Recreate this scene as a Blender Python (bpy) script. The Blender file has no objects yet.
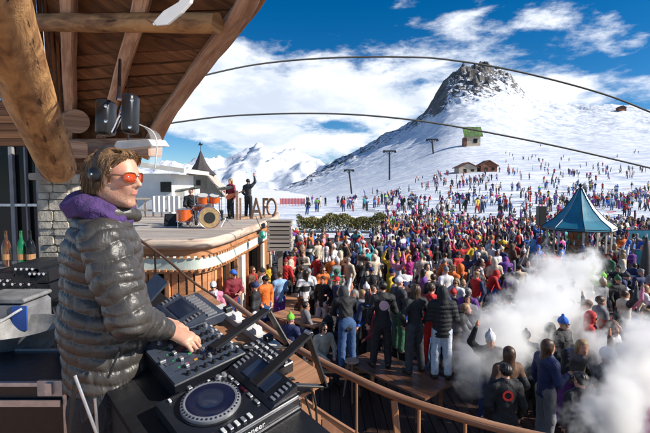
import bpy, math, random
import numpy as np
from mathutils import Vector, Matrix
R = math.radians
rnd = random.Random(7)
S = bpy.context.scene
COL = S.collection

# ---------------------------------------------------------------- camera
H = 4.4; FP = 430.0; TH = math.atan(28.5/FP)
cd = bpy.data.cameras.new('camera'); cam = bpy.data.objects.new('camera', cd); COL.objects.link(cam)
cam.location = (0, 0, H); cam.rotation_euler = (math.pi/2 - TH, 0, 0)
cd.sensor_width = 36; cd.lens = 36*FP/650; cd.clip_start = .05; cd.clip_end = 20000
S.camera = cam
SUN_AZ, SUN_EL = 103.0, 33.0     # degrees clockwise from +Y, above the horizon
S.view_settings.view_transform = 'Standard'; S.view_settings.look = 'None'
S.view_settings.exposure = 0.56; S.view_settings.gamma = 1
S.cycles.max_bounces = 8; S.cycles.transparent_max_bounces = 12; S.cycles.volume_bounces = 5
S.cycles.volume_step_rate = 1.5; S.cycles.volume_preview_step_rate = 1.5
S.cycles.sample_clamp_indirect = 4

# ---------------------------------------------------------------- node helpers
class NT:
    def __init__(s, tree): s.t = tree; s.n = tree.nodes; s.l = tree.links
    def new(s, typ, **kw):
        n = s.n.new(typ)
        for k, v in kw.items(): setattr(n, k, v)
        return n
    def put(s, sock, v):
        if isinstance(v, bpy.types.NodeSocket): s.l.new(v, sock)
        elif v is not None: sock.default_value = v
    def math(s, op, a, b=None, c=None, clamp=False):
        n = s.new('ShaderNodeMath', operation=op, use_clamp=clamp); s.put(n.inputs[0], a)
        if b is not None: s.put(n.inputs[1], b)
        if c is not None: s.put(n.inputs[2], c)
        return n.outputs[0]
    def vmath(s, op, a, b=None):
        n = s.new('ShaderNodeVectorMath', operation=op); s.put(n.inputs[0], a)
        if b is not None: s.put(n.inputs[1], b)
        return n
    def noise(s, vec, scale, detail=4, rough=.55, dist=0, col=False):
        n = s.new('ShaderNodeTexNoise'); s.put(n.inputs['Vector'], vec)
        n.inputs['Scale'].default_value = scale; n.inputs['Detail'].default_value = detail
        n.inputs['Roughness'].default_value = rough; n.inputs['Distortion'].default_value = dist
        return n.outputs['Color' if col else 'Fac']
    def step(s, v, lo, hi, a=0., b=1.):
        n = s.new('ShaderNodeMapRange', interpolation_type='SMOOTHSTEP'); s.put(n.inputs[0], v)
        n.inputs[1].default_value = lo; n.inputs[2].default_value = hi
        n.inputs[3].default_value = a; n.inputs[4].default_value = b
        return n.outputs[0]
    def mix(s, f, a, b):
        n = s.new('ShaderNodeMix', data_type='RGBA'); s.put(n.inputs[0], f)
        s.put(n.inputs[6], c4(a)); s.put(n.inputs[7], c4(b)); return n.outputs[2]
    def scale(s, vec, sc):
        n = s.new('ShaderNodeMapping'); s.put(n.inputs['Vector'], vec); n.inputs['Scale'].default_value = sc
        return n.outputs[0]
def c4(c):
    return (c[0], c[1], c[2], 1) if isinstance(c, (tuple, list)) and len(c) == 3 else c

# ---------------------------------------------------------------- world
W = bpy.data.worlds.new('World'); S.world = W; W.use_nodes = True
nt = NT(W.node_tree); bg = nt.n['Background']
sky = nt.new('ShaderNodeTexSky', sky_type='NISHITA', sun_disc=False)
sky.sun_elevation = R(SUN_EL); sky.sun_rotation = R(SUN_AZ); sky.altitude = 2300
sky.air_density = 1.0; sky.dust_density = .25; sky.ozone_density = 2.6
tc = nt.new('ShaderNodeTexCoord'); d = nt.vmath('NORMALIZE', tc.outputs['Generated']).outputs[0]
sp = nt.new('ShaderNodeSeparateXYZ'); nt.l.new(d, sp.inputs[0])
dx, dy, dz = sp.outputs
az = nt.math('ARCTAN2', dx, dy); el = nt.math('ARCSINE', dz)
zz = nt.math('ADD', nt.math('MAXIMUM', dz, 0.0), .16)
cv = nt.new('ShaderNodeCombineXYZ'); nt.put(cv.inputs[0], nt.math('DIVIDE', dx, zz)); nt.put(cv.inputs[1], nt.math('DIVIDE', dy, zz))
n1 = nt.noise(cv.outputs[0], 1.25, 9, .62, .25)
cv2 = nt.new('ShaderNodeCombineXYZ'); nt.put(cv2.inputs[0], nt.math('MULTIPLY', az, 2.2)); nt.put(cv2.inputs[1], nt.math('MULTIPLY', el, 5.5))
cv2.inputs[2].default_value = 3.7
n2 = nt.noise(cv2.outputs[0], 2.6, 8, .6, .3)
n3 = nt.noise(cv2.outputs[0], 7.5, 6, .62, .2)
nn = nt.math('ADD', nt.math('MULTIPLY', n1, .36), nt.math('ADD', nt.math('MULTIPLY', n2, .36), nt.math('MULTIPLY', n3, .28)))
def gauss(a0, e0, sa, se, amp):
    A = nt.math('DIVIDE', nt.math('SUBTRACT', az, R(a0)), R(sa)); E = nt.math('DIVIDE', nt.math('SUBTRACT', el, R(e0)), R(se))
    q = nt.math('ADD', nt.math('MULTIPLY', A, A), nt.math('MULTIPLY', E, E))
    return nt.math('MULTIPLY', nt.math('EXPONENT', nt.math('MULTIPLY', q, -1)), amp)
bias = gauss(-6, 10.5, 22, 6.0, .25)
for g in ((-19, 16, 11, 7, .12), (-3, 23.5, 13, 4.2, -.22), (24, 24, 9, 6, -.02), (24, 10.8, 12, 2.0, .13), (18, 20, 2.5, 1.5, .12), (26, 19, 3, 1.2, .13), (30, 23, 2.5, 1.6, .12), (21, 16, 3, 1.2, .10), (34, 16, 4, 1.5, .08), (-17, 3.8, 10, 2.6, -.22), (-8, 5.6, 8, 2.2, .16),
          (10, 23, 3, 2.5, .12), (0.5, 8.0, 5, 1.4, -.2), (14, 16, 6, 4, .05), (36, 18, 8, 6, -.06)):
    bias = nt.math('ADD', bias, gauss(*g))
cover = nt.step(nt.math('ADD', nn, bias), .50, .66)
shade = nt.step(nt.math('ADD', nt.math('MULTIPLY', n2, .6), nt.math('MULTIPLY', n1, .4)), .40, .62, 0, 1)
ccol = nt.mix(shade, (6.2, 6.9, 8.0), (9.8, 10.0, 10.4))
skyc = nt.new('ShaderNodeHueSaturation'); skyc.inputs['Saturation'].default_value = 1.42; skyc.inputs['Value'].default_value = .92
nt.l.new(sky.outputs[0], skyc.inputs['Color'])
mixc = nt.mix(nt.math('MULTIPLY', cover, .93), skyc.outputs[0], ccol)
nt.l.new(mixc, bg.inputs['Color']); bg.inputs['Strength'].default_value = .085

sl = bpy.data.lights.new('sun', 'SUN'); so = bpy.data.objects.new('sun', sl); COL.objects.link(so)
sl.energy = 4.6; sl.angle = R(.5); sl.color = (1, .93, .82)
sdir = Vector((math.sin(R(SUN_AZ))*math.cos(R(SUN_EL)), math.cos(R(SUN_AZ))*math.cos(R(SUN_EL)), math.sin(R(SUN_EL))))
so.rotation_euler = sdir.to_track_quat('Z', 'Y').to_euler()

# ---------------------------------------------------------------- image plane -> world
def ray(px, py):
    a = (px-325)/FP; b = -(py-216.5)/FP
    c, s = math.cos(TH), math.sin(TH)
    return Vector((a, c + b*s, -s + b*c))
def P(px, py, Y):
    r = ray(px, py); return Vector((0, 0, H)) + r*(Y/r.y)
def PZ(px, py, z):
    r = ray(px, py); return Vector((0, 0, H)) + r*((z-H)/r.z)
def pix(p):
    v = Vector(p) - Vector((0, 0, H)); c, s = math.cos(TH), math.sin(TH)
    f = v.y*c - v.z*s; u = v.y*s + v.z*c
    return 325 + FP*v.x/f, 216.5 - FP*u/f

# ---------------------------------------------------------------- materials
def base_mat(name):
    m = bpy.data.materials.new(name); m.use_nodes = True
    n = NT(m.node_tree); return m, n, n.n['Principled BSDF']
def mat(name, col, rough=.6, var=.25, scale=8, bump=.2, metal=0., coat=0., bscale=None, bdist=.01, spec=.5, col2=None):
    m, n, b = base_mat(name)
    co = n.new('ShaderNodeTexCoord').outputs['Object']
    f = n.noise(co, scale, 5, .6)
    c2 = col2 if col2 else tuple(c*(1-var) for c in col)
    n.l.new(n.mix(n.step(f, .35, .65), col, c2), b.inputs['Base Color'])
    n.l.new(n.math('MULTIPLY_ADD', f, .25, rough-.12, clamp=True), b.inputs['Roughness'])
    b.inputs['Metallic'].default_value = metal; b.inputs['Coat Weight'].default_value = coat
    b.inputs['Specular IOR Level'].default_value = spec
    if bump:
        bp = n.new('ShaderNodeBump'); bp.inputs['Strength'].default_value = bump; bp.inputs['Distance'].default_value = bdist
        n.l.new(n.noise(co, bscale or scale*4, 5, .6), bp.inputs['Height']); n.l.new(bp.outputs[0], b.inputs['Normal'])
    return m
def wood(name, a, b_, rough=.65, along=1.6, across=26, bump=.5, crack=.35, dist=.012, spec=.35):
    """grain runs along U of the UV map (metres)"""
    m, n, b = base_mat(name)
    uv = n.new('ShaderNodeUVMap'); oi = n.new('ShaderNodeObjectInfo')
    off = n.vmath('SCALE', (13.1, 7.7, 0)); n.l.new(oi.outputs['Random'], off.inputs['Scale'])
    v = n.vmath('ADD', uv.outputs[0], off.outputs[0]).outputs[0]
    g = n.noise(n.scale(v, (along, across, 1)), 1, 7, .65, .6)
    big = n.noise(n.scale(v, (along*.7, across*.16, 1)), 1, 4, .6, .8)
    knot = n.new('ShaderNodeTexVoronoi'); n.put(knot.inputs['Vector'], n.scale(v, (1.3, 3.2, 1))); knot.inputs['Scale'].default_value = 1
    kn = n.step(knot.outputs['Distance'], .05, .13, 1, 0)
    f = n.math('ADD', n.math('MULTIPLY', g, .55), n.math('MULTIPLY', big, .45))
    col = n.mix(n.step(f, .36, .62), b_, a)
    rv = n.math('MULTIPLY_ADD', oi.outputs['Random'], .5, .72)
    hs = n.new('ShaderNodeHueSaturation'); n.l.new(col, hs.inputs['Color']); n.l.new(rv, hs.inputs['Value'])
    dark = tuple(c*.25 for c in b_)
    cr = n.step(n.noise(n.scale(v, (along*.8, across*1.6, 1)), 1, 3, .5, .2), .30, .36, 1, 0)
    cc = n.mix(n.math('MULTIPLY', cr, crack), hs.outputs[0], dark)
    cc = n.mix(n.math('MULTIPLY', kn, .8), cc, dark)
    n.l.new(cc, b.inputs['Base Color']); b.inputs['Roughness'].default_value = rough; b.inputs['Specular IOR Level'].default_value = spec
    bp = n.new('ShaderNodeBump'); bp.inputs['Strength'].default_value = bump; bp.inputs['Distance'].default_value = dist
    n.l.new(n.math('SUBTRACT', f, n.math('MULTIPLY', cr, .35)), bp.inputs['Height']); n.l.new(bp.outputs[0], b.inputs['Normal'])
    return m
def cloth(name, col, rough=.8, sheen=.0, bscale=16, bump=.6):
    m, n, b = base_mat(name)
    co = n.new('ShaderNodeTexCoord').outputs['Object']
    f = n.noise(n.scale(co, (1, 1, .6)), 7, 4, .6, .6)
    n.l.new(n.mix(n.step(f, .3, .7), tuple(min(1, c*1.12) for c in col), tuple(c*.72 for c in col)), b.inputs['Base Color'])
    b.inputs['Roughness'].default_value = rough
    bp = n.new('ShaderNodeBump'); bp.inputs['Strength'].default_value = bump; bp.inputs['Distance'].default_value = .03
    n.l.new(n.noise(n.scale(co, (1, 1, .7)), bscale, 3, .5, 1.2), bp.inputs['Height']); n.l.new(bp.outputs[0], b.inputs['Normal'])
    return m

M = {}
M['log'] = wood('log_wood', (.55, .30, .12), (.17, .075, .03), .65, 3.2, 11, 1., .8, .035)
M['rafter'] = wood('rafter_wood', (.58, .37, .25), (.30, .16, .10), .7, 2.0, 30, .5, .55)
M['plank'] = wood('old_board_wood', (.27, .125, .055), (.08, .034, .018), .75, 1.5, 22, .6, .5)
M['deck'] = wood('grey_deck_wood', (.50, .44, .38), (.34, .28, .24), .8, 1.2, 18, .5, .4)
M['deck_log'] = wood('weathered_log_wood', (.55, .45, .36), (.34, .24, .18), .8, .8, 10, .8, .5, .02)
M['orange'] = wood('orange_slat_wood', (.62, .30, .14), (.42, .17, .07), .65, 1.5, 25, .4, .25)
M['rail'] = wood('rail_wood', (.46, .24, .13), (.24, .105, .05), .45, 1.2, 24, .4, .3, spec=.5)
M['table'] = wood('wet_table_wood', (.20, .09, .05), (.09, .04, .025), .4, 1.6, 20, .4, .4, spec=.5)
M['ply'] = wood('counter_wood', (.52, .26, .12), (.30, .13, .06), .45, 1.0, 9, .3, .2, spec=.5)
M['hut'] = wood('hut_wood', (.25, .10, .06), (.13, .05, .03), .75, 1, 6, .3, .2)
M['black_metal'] = mat('black_metal', (.018, .018, .02), .38, .3, 20, .05, .2)
M['black_plastic'] = mat('black_plastic', (.014, .014, .016), .35, .3, 30, .08)
M['dark_rubber'] = mat('dark_rubber', (.02, .02, .02), .7, .3, 20, .2)
M['chrome'] = mat('chrome', (.75, .75, .77), .18, .1, 20, .03, 1.)
M['alu'] = mat('aluminium', (.55, .55, .57), .38, .2, 25, .1, .9)
M['white'] = mat('white_paint', (.78, .77, .74), .55, .1, 3, .1)
M['dirty_white'] = mat('aged_white_plastic', (.72, .71, .68), .45, .22, 9, .1)
M['plaster'] = mat('pale_plaster', (.70, .66, .58), .85, .12, 2, .3)
M['green_white'] = mat('pale_green_paint', (.62, .70, .62), .7, .15, 5, .2)
M['stone'] = mat('pale_stone', (.50, .45, .37), .85, .45, 6, .8, bscale=22, bdist=.02)
M['mortar'] = mat('mortar', (.30, .27, .23), .95, .3, 12, .6)
M['snow'] = None
M['leaf'] = mat('hedge_leaf', (.20, .19, .05), .7, .5, 3, 0, col2=(.06, .07, .02))
M['leaf2'] = mat('hedge_leaf_yellow', (.33, .26, .06), .6, .3, 3, 0)
M['stem'] = mat('hedge_stem', (.10, .06, .03), .8)
M['dark_room'] = mat('dark_interior', (.012, .011, .01), .8)
def glassy(name, col, rough=.05, alpha=1., spec=.8):
    m, n, b = base_mat(name); co = n.new('ShaderNodeTexCoord').outputs['Object']
    n.l.new(n.mix(n.noise(co, 3), col, tuple(c*.7 for c in col)), b.inputs['Base Color'])
    b.inputs['Roughness'].default_value = rough; b.inputs['Specular IOR Level'].default_value = spec; b.inputs['Alpha'].default_value = alpha
    return m
M['glass_dark'] = glassy('dark_window_glass', (.012, .013, .015), .12, spec=.22)
M['jog_top'] = glassy('jog_top_glass', (.006, .012, .04), .12)
M['lens'] = glassy('orange_red_lens', (.55, .07, .02), .06)
M['screen'] = glassy('dark_screen', (.02, .03, .06), .1)

# ---------------------------------------------------------------- mesh helpers
def link(name, me, parent=None, loc=None):
    o = bpy.data.objects.new(name, me); COL.objects.link(o)
    if parent is not None: o.parent = parent
    if loc is not None: o.location = loc
    return o
def tag(o, label=None, cat=None, group=None, kind=None):
    if label: o['label'] = label
    if cat: o['category'] = cat
    if group: o['group'] = group
    if kind: o['kind'] = kind
    return o
def thing(name, loc, label, cat, group=None, rz=0):
    o = link(name, None); o.location = loc; o.rotation_euler = (0, 0, rz); o.empty_display_size = .2
    return tag(o, label, cat, group)
class MB:
    def __init__(s): s.v = []; s.f = []; s.uv = []; s.mi = []; s.cur = 0
    def face(s, idx, uvs=None):
        s.f.append(tuple(idx)); s.uv.append(uvs); s.mi.append(s.cur)
    def sweep(s, pts, prof, up=(0, 0, 1), closed_prof=True, scales=None, caps=True, wob=0, smoothv=None):
        """prof: list of (side, up) offsets; frames along pts"""
        pts = [Vector(p) for p in pts]; up = Vector(up); n = len(prof); b0 = len(s.v); L = 0; Ls = []
        per = [0.]
        for i in range(n): a = prof[i]; b = prof[(i+1) % n]; per.append(per[-1] + math.hypot(a[0]-b[0], a[1]-b[1]))
        for i, p in enumerate(pts):
            t = (pts[min(i+1, len(pts)-1)] - pts[max(i-1, 0)]).normalized()
            side = t.cross(up)
            if side.length < 1e-4: side = t.cross(Vector((1, 0, 0)))
            side.normalize(); u = side.cross(t).normalized()
            k = scales[i] if scales else 1
            if i: L += (p - pts[i-1]).length
            Ls.append(L)
            for q in prof:
                w = 1 + (rnd.uniform(-wob, wob) if wob else 0)
                s.v.append(tuple(p + side*(q[0]*k*w) + u*(q[1]*k*w)))
        for i in range(len(pts)-1):
            for j in range(n):
                j2 = (j+1) % n
                s.face((b0+i*n+j, b0+i*n+j2, b0+(i+1)*n+j2, b0+(i+1)*n+j),
                       ((Ls[i], per[j]), (Ls[i], per[j+1]), (Ls[i+1], per[j+1]), (Ls[i+1], per[j])))
        if caps:
            e = b0+(len(pts)-1)*n
            s.face([b0+j for j in range(n)][::-1], [(q[0]*.2, q[1]) for q in prof][::-1]); s.face([e+j for j in range(n)], [(q[0]*.2, q[1]) for q in prof])
        return s
    def tube(s, pts, r, sides=8, **kw):
        prof = [(math.cos(-2*math.pi*j/sides)*r, math.sin(-2*math.pi*j/sides)*r) for j in range(sides)]
        return s.sweep(pts, prof, **kw)
    def beam(s, p0, p1, w, h, up=(0, 0, 1), ch=.0):
        a, b = w/2, h/2
        if ch: prof = [(-a+ch, -b), (-a, -b+ch), (-a, b-ch), (-a+ch, b), (a-ch, b), (a, b-ch), (a, -b+ch), (a-ch, -b)]
        else: prof = [(-a, -b), (-a, b), (a, b), (a, -b)]
        pts = p0 if p1 is None else [p0, p1]
        return s.sweep(pts, prof, up)
    def box(s, c, d, ch=.0, ax=None):
        c = Vector(c); X, Y, Z = ax if ax else (Vector((1, 0, 0)), Vector((0, 1, 0)), Vector((0, 0, 1)))
        p0 = c - Y*(d[1]/2); p1 = c + Y*(d[1]/2)
        a, b = d[0]/2, d[2]/2
        if ch: prof = [(-a+ch, -b), (-a, -b+ch), (-a, b-ch), (-a+ch, b), (a-ch, b), (a, b-ch), (a, -b+ch), (a-ch, -b)]
        else: prof = [(-a, -b), (-a, b), (a, b), (a, -b)]
        return s.sweep([p0, p1], prof, Z)
    def lathe(s, prof, c=(0, 0, 0), seg=20, ax=None):
        """prof: (r, h) from bottom to top"""
        c = Vector(c); X, Y, Z = ax if ax else (Vector((1, 0, 0)), Vector((0, 1, 0)), Vector((0, 0, 1)))
        b0 = len(s.v); n = len(prof)
        for r, h in prof:
            for j in range(seg):
                a = 2*math.pi*j/seg; s.v.append(tuple(c + X*(r*math.cos(a)) + Y*(r*math.sin(a)) + Z*h))
        for i in range(n-1):
            for j in range(seg):
                j2 = (j+1) % seg
                s.face((b0+i*seg+j, b0+i*seg+j2, b0+(i+1)*seg+j2, b0+(i+1)*seg+j),
                       ((prof[i][1], j*.1), (prof[i][1], j*.1+.1), (prof[i+1][1], j*.1+.1), (prof[i+1][1], j*.1)))
        if prof[0][0] > 1e-5: s.face([b0+j for j in range(seg)][::-1])
        if prof[-1][0] > 1e-5: s.face([b0+(n-1)*seg+j for j in range(seg)])
        return s
    def poly(s, pts, uvs=None):
        b0 = len(s.v); s.v += [tuple(p) for p in pts]; s.face(range(b0, b0+len(pts)), uvs); return s
    def prism(s, pts, off):
        """closed polygon pts extruded by vector off"""
        off = Vector(off); n = len(pts); b0 = len(s.v); s.v += [tuple(Vector(p)) for p in pts] + [tuple(Vector(p)+off) for p in pts]
        fr = Vector(pts[0])
        s.face([b0+i for i in range(n)][::-1], [((Vector(pts[i])-fr).x, (Vector(pts[i])-fr).z+(Vector(pts[i])-fr).y) for i in range(n)][::-1])
        s.face([b0+n+i for i in range(n)], [((Vector(pts[i])-fr).x, (Vector(pts[i])-fr).z+(Vector(pts[i])-fr).y) for i in range(n)])
        for i in range(n): s.face((b0+i, b0+(i+1) % n, b0+n+(i+1) % n, b0+n+i))
        return s
    def me(s, name, mats, smooth=False):
        me = bpy.data.meshes.new(name); me.from_pydata(s.v, [], s.f)
        for m in (mats if isinstance(mats, (list, tuple)) else [mats]): me.materials.append(m)
        uv = me.uv_layers.new(name='UVMap'); flat = []
        for f, u in zip(s.f, s.uv):
            if u is None: u = [(s.v[i][0]+s.v[i][1]*.3, s.v[i][2]+s.v[i][1]*.7) for i in f]
            for q in u: flat += [q[0], q[1]]
        uv.data.foreach_set('uv', flat)
        me.polygons.foreach_set('material_index', s.mi)
        if smooth:
            me.polygons.foreach_set('use_smooth', [True]*len(s.f))
            try: me.set_sharp_from_angle(angle=R(38))
            except Exception: pass
        me.update(); return me
    def build(s, name, m, parent=None, smooth=False, bevel=0):
        """vertices are world coordinates; a parent must carry no rotation"""
        if parent is not None:
            w = Vector(parent.location); q = parent.parent
            while q is not None: w += q.location; q = q.parent
            s.v = [tuple(Vector(p)-w) for p in s.v]
        o = link(name, s.me(name, m, smooth), parent)
        if bevel:
            b = o.modifiers.new('bevel', 'BEVEL'); b.width = bevel; b.segments = 2; b.limit_method = 'ANGLE'
        return o
def arcpts(pts, n):
    """Catmull-Rom through pts"""
    pts = [Vector(p) for p in pts]; out = []
    q = [pts[0]*2-pts[1]] + pts + [pts[-1]*2-pts[-2]]
    segs = len(pts)-1
    for k in range(n):
        t = k/(n-1)*segs; i = min(int(t), segs-1); t -= i
        a, b, c, e = q[i:i+4]
        out.append(.5*((2*b)+(-a+c)*t+(2*a-5*b+4*c-e)*t*t+(-a+3*b-3*c+e)*t**3))
    return out
def textmesh(txt, size, extr, name, m, mw, parent=None, align='CENTER'):
    cu = bpy.data.curves.new('txt', 'FONT'); cu.body = txt; cu.size = size; cu.extrude = extr; cu.align_x = align
    t = bpy.data.objects.new('txt', cu); COL.objects.link(t)
    me = bpy.data.meshes.new_from_object(t.evaluated_get(bpy.context.evaluated_depsgraph_get())); bpy.data.objects.remove(t)
    me.transform(mw)
    if parent is not None: me.transform(Matrix.Translation(-parent.matrix_world_loc if hasattr(parent, 'matrix_world_loc') else -Vector(parent.location)))
    me.materials.clear(); me.materials.append(m)
    return link(name, me, parent)

# ---------------------------------------------------------------- value noise in numpy
_rs = np.random.RandomState(5); _lat = _rs.rand(256, 256)
def vnoise(x, y):
    xi = np.floor(x).astype(int); yi = np.floor(y).astype(int); fx = x-xi; fy = y-yi
    fx = fx*fx*(3-2*fx); fy = fy*fy*(3-2*fy)
    g = lambda a, b: _lat[a % 256, b % 256]
    return (g(xi, yi)*(1-fx)+g(xi+1, yi)*fx)*(1-fy)+(g(xi, yi+1)*(1-fx)+g(xi+1, yi+1)*fx)*fy
def fbm(x, y, o=5, ridged=False):
    s = 0; a = .5; tot = 0
    for k in range(o):
        n = vnoise(x*2**k+17.3*k, y*2**k+9.1*k)
        if ridged: n = 1-abs(2*n-1)
        s = s+n*a; tot += a; a *= .5
    return s/tot

# ---------------------------------------------------------------- terrain
RID_X = [-900, 200, 262, 280, 300, 320, 340, 360, 380, 400, 416, 424, 431, 437, 443, 449, 455, 461, 467, 473, 479, 485, 491, 497, 502, 507, 512, 518, 526, 534, 545, 575, 600, 625, 650, 760, 1500]
RID_Y = [200, 200, 198, 192, 183, 174, 163, 152, 141, 130, 121, 113, 103, 93, 84, 78, 76, 71, 73, 68, 73, 71, 76, 74, 81, 79, 86, 91, 98, 100, 103, 108, 106, 109, 112, 100, 80]
TD = np.log(np.array([42, 60, 80, 110, 135, 180, 260, 650, 900, 1000.]))
RSX = np.arange(-100, 1100, 1.); _rk = np.exp(-np.arange(-20, 21)**2/(2*7.**2)); _rk /= _rk.sum(); RSY = np.convolve(np.pad(np.interp(RSX, RID_X, RID_Y), 20, mode='edge'), _rk, 'valid')
TX = [150, 290, 340, 380, 420, 445, 500, 560, 650, 900]
TY0 = np.array([[214, 210, 206, 204.5, 203, 201.5, 200], [214, 210, 206, 204, 202, 200, 197], [213.5, 207, 201, 199, 196, 190, 182],
               [213, 204, 196, 192, 186, 178, 164], [212.5, 202, 189, 183, 175, 165, 150], [212, 200, 184, 175, 166, 155, 142],
               [212, 201, 186, 177, 167, 156, 143], [212, 201, 186, 178, 167, 155, 139], [212, 202, 188, 180, 168, 155, 136], [212, 202, 188, 180, 168, 150, 130]])
_gx = np.arange(-100, 1100, 4.); _k = np.exp(-np.arange(-60, 61)**2*16/(2*26.**2)); _k /= _k.sum()
def _sm(v): return np.convolve(np.pad(v, 60, mode='edge'), _k, 'valid')
TY = np.stack([_sm(np.interp(_gx, TX, TY0[:, k])) for k in range(7)], 1)
def terrain(X, Y):
    X = np.asarray(X, float); Y = np.asarray(Y, float)
    r = np.hypot(X, Y); a = np.clip(np.arctan2(X, Y), R(-65), R(65)); px = 325+FP*np.tan(a)
    rid = np.interp(px, RID_X, RID_Y); cols = [np.interp(px, _gx, TY[:, k]) for k in range(7)]
    Yd = r*np.cos(a); y0 = 188+H*FP/np.maximum(42*np.cos(a), 1)
    # rows: 42 m (z=0), seven measured rows, 650 (two thirds up), 1000 ridge
    rs = np.interp(px, RSX, RSY); ys = [y0] + cols[:6] + [cols[-1]*.42+rs*.58, cols[-1]*.10+rs*.90+1.5, rid]
    ld = np.log(np.maximum(Yd, 1)); y = np.zeros_like(r)+ys[0]
    for k in range(len(TD)-1):
        t = np.clip((ld-TD[k])/(TD[k+1]-TD[k]), 0, 1); t = t if k not in (0,) else t*t*(3-2*t)
        y = np.where(ld > TD[k], ys[k]+(ys[k+1]-ys[k])*t, y)
    z = H+(188-y)/FP*Yd
    z = np.where(Yd < 42, 0, z)
    over = np.clip((Yd-1000)/500, 0, 1); z = z-over*z*.55
    n = fbm(X/26, Y/26, 4)-.5; amp = np.clip((Yd-50)/900, 0, 1)
    z = z+n*amp*13*np.clip((Yd-160)/300, 0, 1)+n*np.clip((Yd-50)/60, 0, 1)*1.3*np.clip((330-Yd)/150, 0, 1)
    pk = np.exp(-((px-474)/38)**2)*np.clip((Yd-560)/300, 0, 1)
    rn = fbm(X/48+5, Y/48, 6, True)-.55; z = z+rn*pk*32+(fbm(X/19+3, Y/19, 5, True)-.5)*pk*30
    rg = np.clip((Yd-600)/300, 0, 1)*(1-pk); z = z+(fbm(X/90, Y/90+7, 5, True)-.5)*rg*np.interp(px, [430, 540], [30, 12])
    return z
def ground_hit(px, py):
    """walk along a pixel's ray until it meets the terrain"""
    r = ray(px, py); Ys = np.geomspace(10, 1100, 900)
    h = np.nonzero(H+r.z/r.y*Ys <= terrain(r.x/r.y*Ys, Ys))[0]
    return Vector((0, 0, H))+r*(float(Ys[h[0]])/r.y) if len(h) else None

def snow_mat():
    m, n, b = base_mat('snow'); co = n.new('ShaderNodeTexCoord').outputs['Object']
    at = n.new('ShaderNodeAttribute', attribute_name='rock')
    geo = n.new('ShaderNodeNewGeometry'); sn = n.new('ShaderNodeSeparateXYZ'); n.l.new(geo.outputs['True Normal'], sn.inputs[0])
    big = n.noise(co, .02, 6, .65); fine = n.noise(co, .11, 7, .7)
    steep = n.math('SUBTRACT', 1., sn.outputs[2])
    v = n.math('ADD', n.math('MULTIPLY', steep, .75), n.math('MULTIPLY', n.math('SUBTRACT', fine, .5), 2.6))
    v = n.math('ADD', v, n.math('MULTIPLY', n.math('SUBTRACT', at.outputs['Fac'], .55), 1.15))
    rk = n.step(v, .12, .22)
    rcol = n.mix(n.noise(co, .3, 6, .7), (.035, .035, .04), (.17, .155, .145))
    trod = n.step(n.noise(n.scale(co, (.12, .45, .3)), 1, 6, .65, .5), .42, .6)  # dark streaks: trodden snow, plus shadow painted into the snow colour
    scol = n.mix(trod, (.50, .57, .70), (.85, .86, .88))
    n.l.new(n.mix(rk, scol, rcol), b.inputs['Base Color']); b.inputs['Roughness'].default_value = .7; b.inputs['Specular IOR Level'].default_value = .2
    bp = n.new('ShaderNodeBump'); bp.inputs['Strength'].default_value = .55; bp.inputs['Distance'].default_value = .5
    h = n.math('ADD', n.noise(n.scale(co, (.35, .8, .8)), 1, 7, .68, .4), n.math('MULTIPLY', n.noise(co, .05, 8, .65), 5))
    n.l.new(h, bp.inputs['Height']); n.l.new(bp.outputs[0], b.inputs['Normal'])
    return m
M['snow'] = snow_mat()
def polar(name, angs, rads, zf, rockf, mats):
    A, Q = np.meshgrid(angs, rads); X = Q*np.sin(A); Y = Q*np.cos(A); Z = zf(X, Y)
    nr, na = A.shape; v = np.stack([X, Y, Z], -1).reshape(-1, 3)
    i = np.arange(nr-1)[:, None]*na+np.arange(na-1)[None]; f = np.stack([i, i+1, i+na+1, i+na], -1).reshape(-1, 4)[:, ::-1]
    me = bpy.data.meshes.new(name); me.from_pydata(v.tolist(), [], f.tolist()); me.materials.append(mats)
    at = me.attributes.new('rock', 'FLOAT', 'POINT'); at.data.foreach_set('value', rockf(X, Y, Z).reshape(-1).astype('f'))
    me.polygons.foreach_set('use_smooth', np.ones(len(f), bool)); me.update()
    return tag(link(name, me), kind='structure')
def pxof(X, Y): return 325+FP*np.tan(np.clip(np.arctan2(X, Y), R(-65), R(65)))
def rock_near(X, Y, Z):
    px = pxof(X, Y); Yd = np.maximum(Y, 1); rid = np.interp(px, RID_X, RID_Y); y = 188-(Z-H)/Yd*FP
    far = np.clip((Yd-500)/200, 0, 1)
    pk = np.exp(-((px-468)/42)**2)*np.clip((120-y)/12, 0, 1)*far
    edge = np.clip(1-(y-rid-2)/16, 0, 1)*far*np.interp(px, [0, 270, 300, 400, 425, 480, 520, 540, 2000], [0, .6, .8, .65, .9, .9, .6, .12, .12])
    return np.maximum(np.maximum(pk*.60, np.exp(-((px-436)/13)**2)*far*np.clip((124-y)/10, 0, 1)*.86), edge*.75)
tan_a = np.linspace(-2.1, 2.1, 60); fine_a = np.linspace((255-325)/FP, (700-325)/FP, 620)
angs = np.arctan(np.unique(np.concatenate([tan_a, fine_a])))
polar('snow_slope', angs, np.concatenate([np.geomspace(38, 420, 110), np.geomspace(426, 1500, 190)]), terrain, rock_near, M['snow'])
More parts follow.
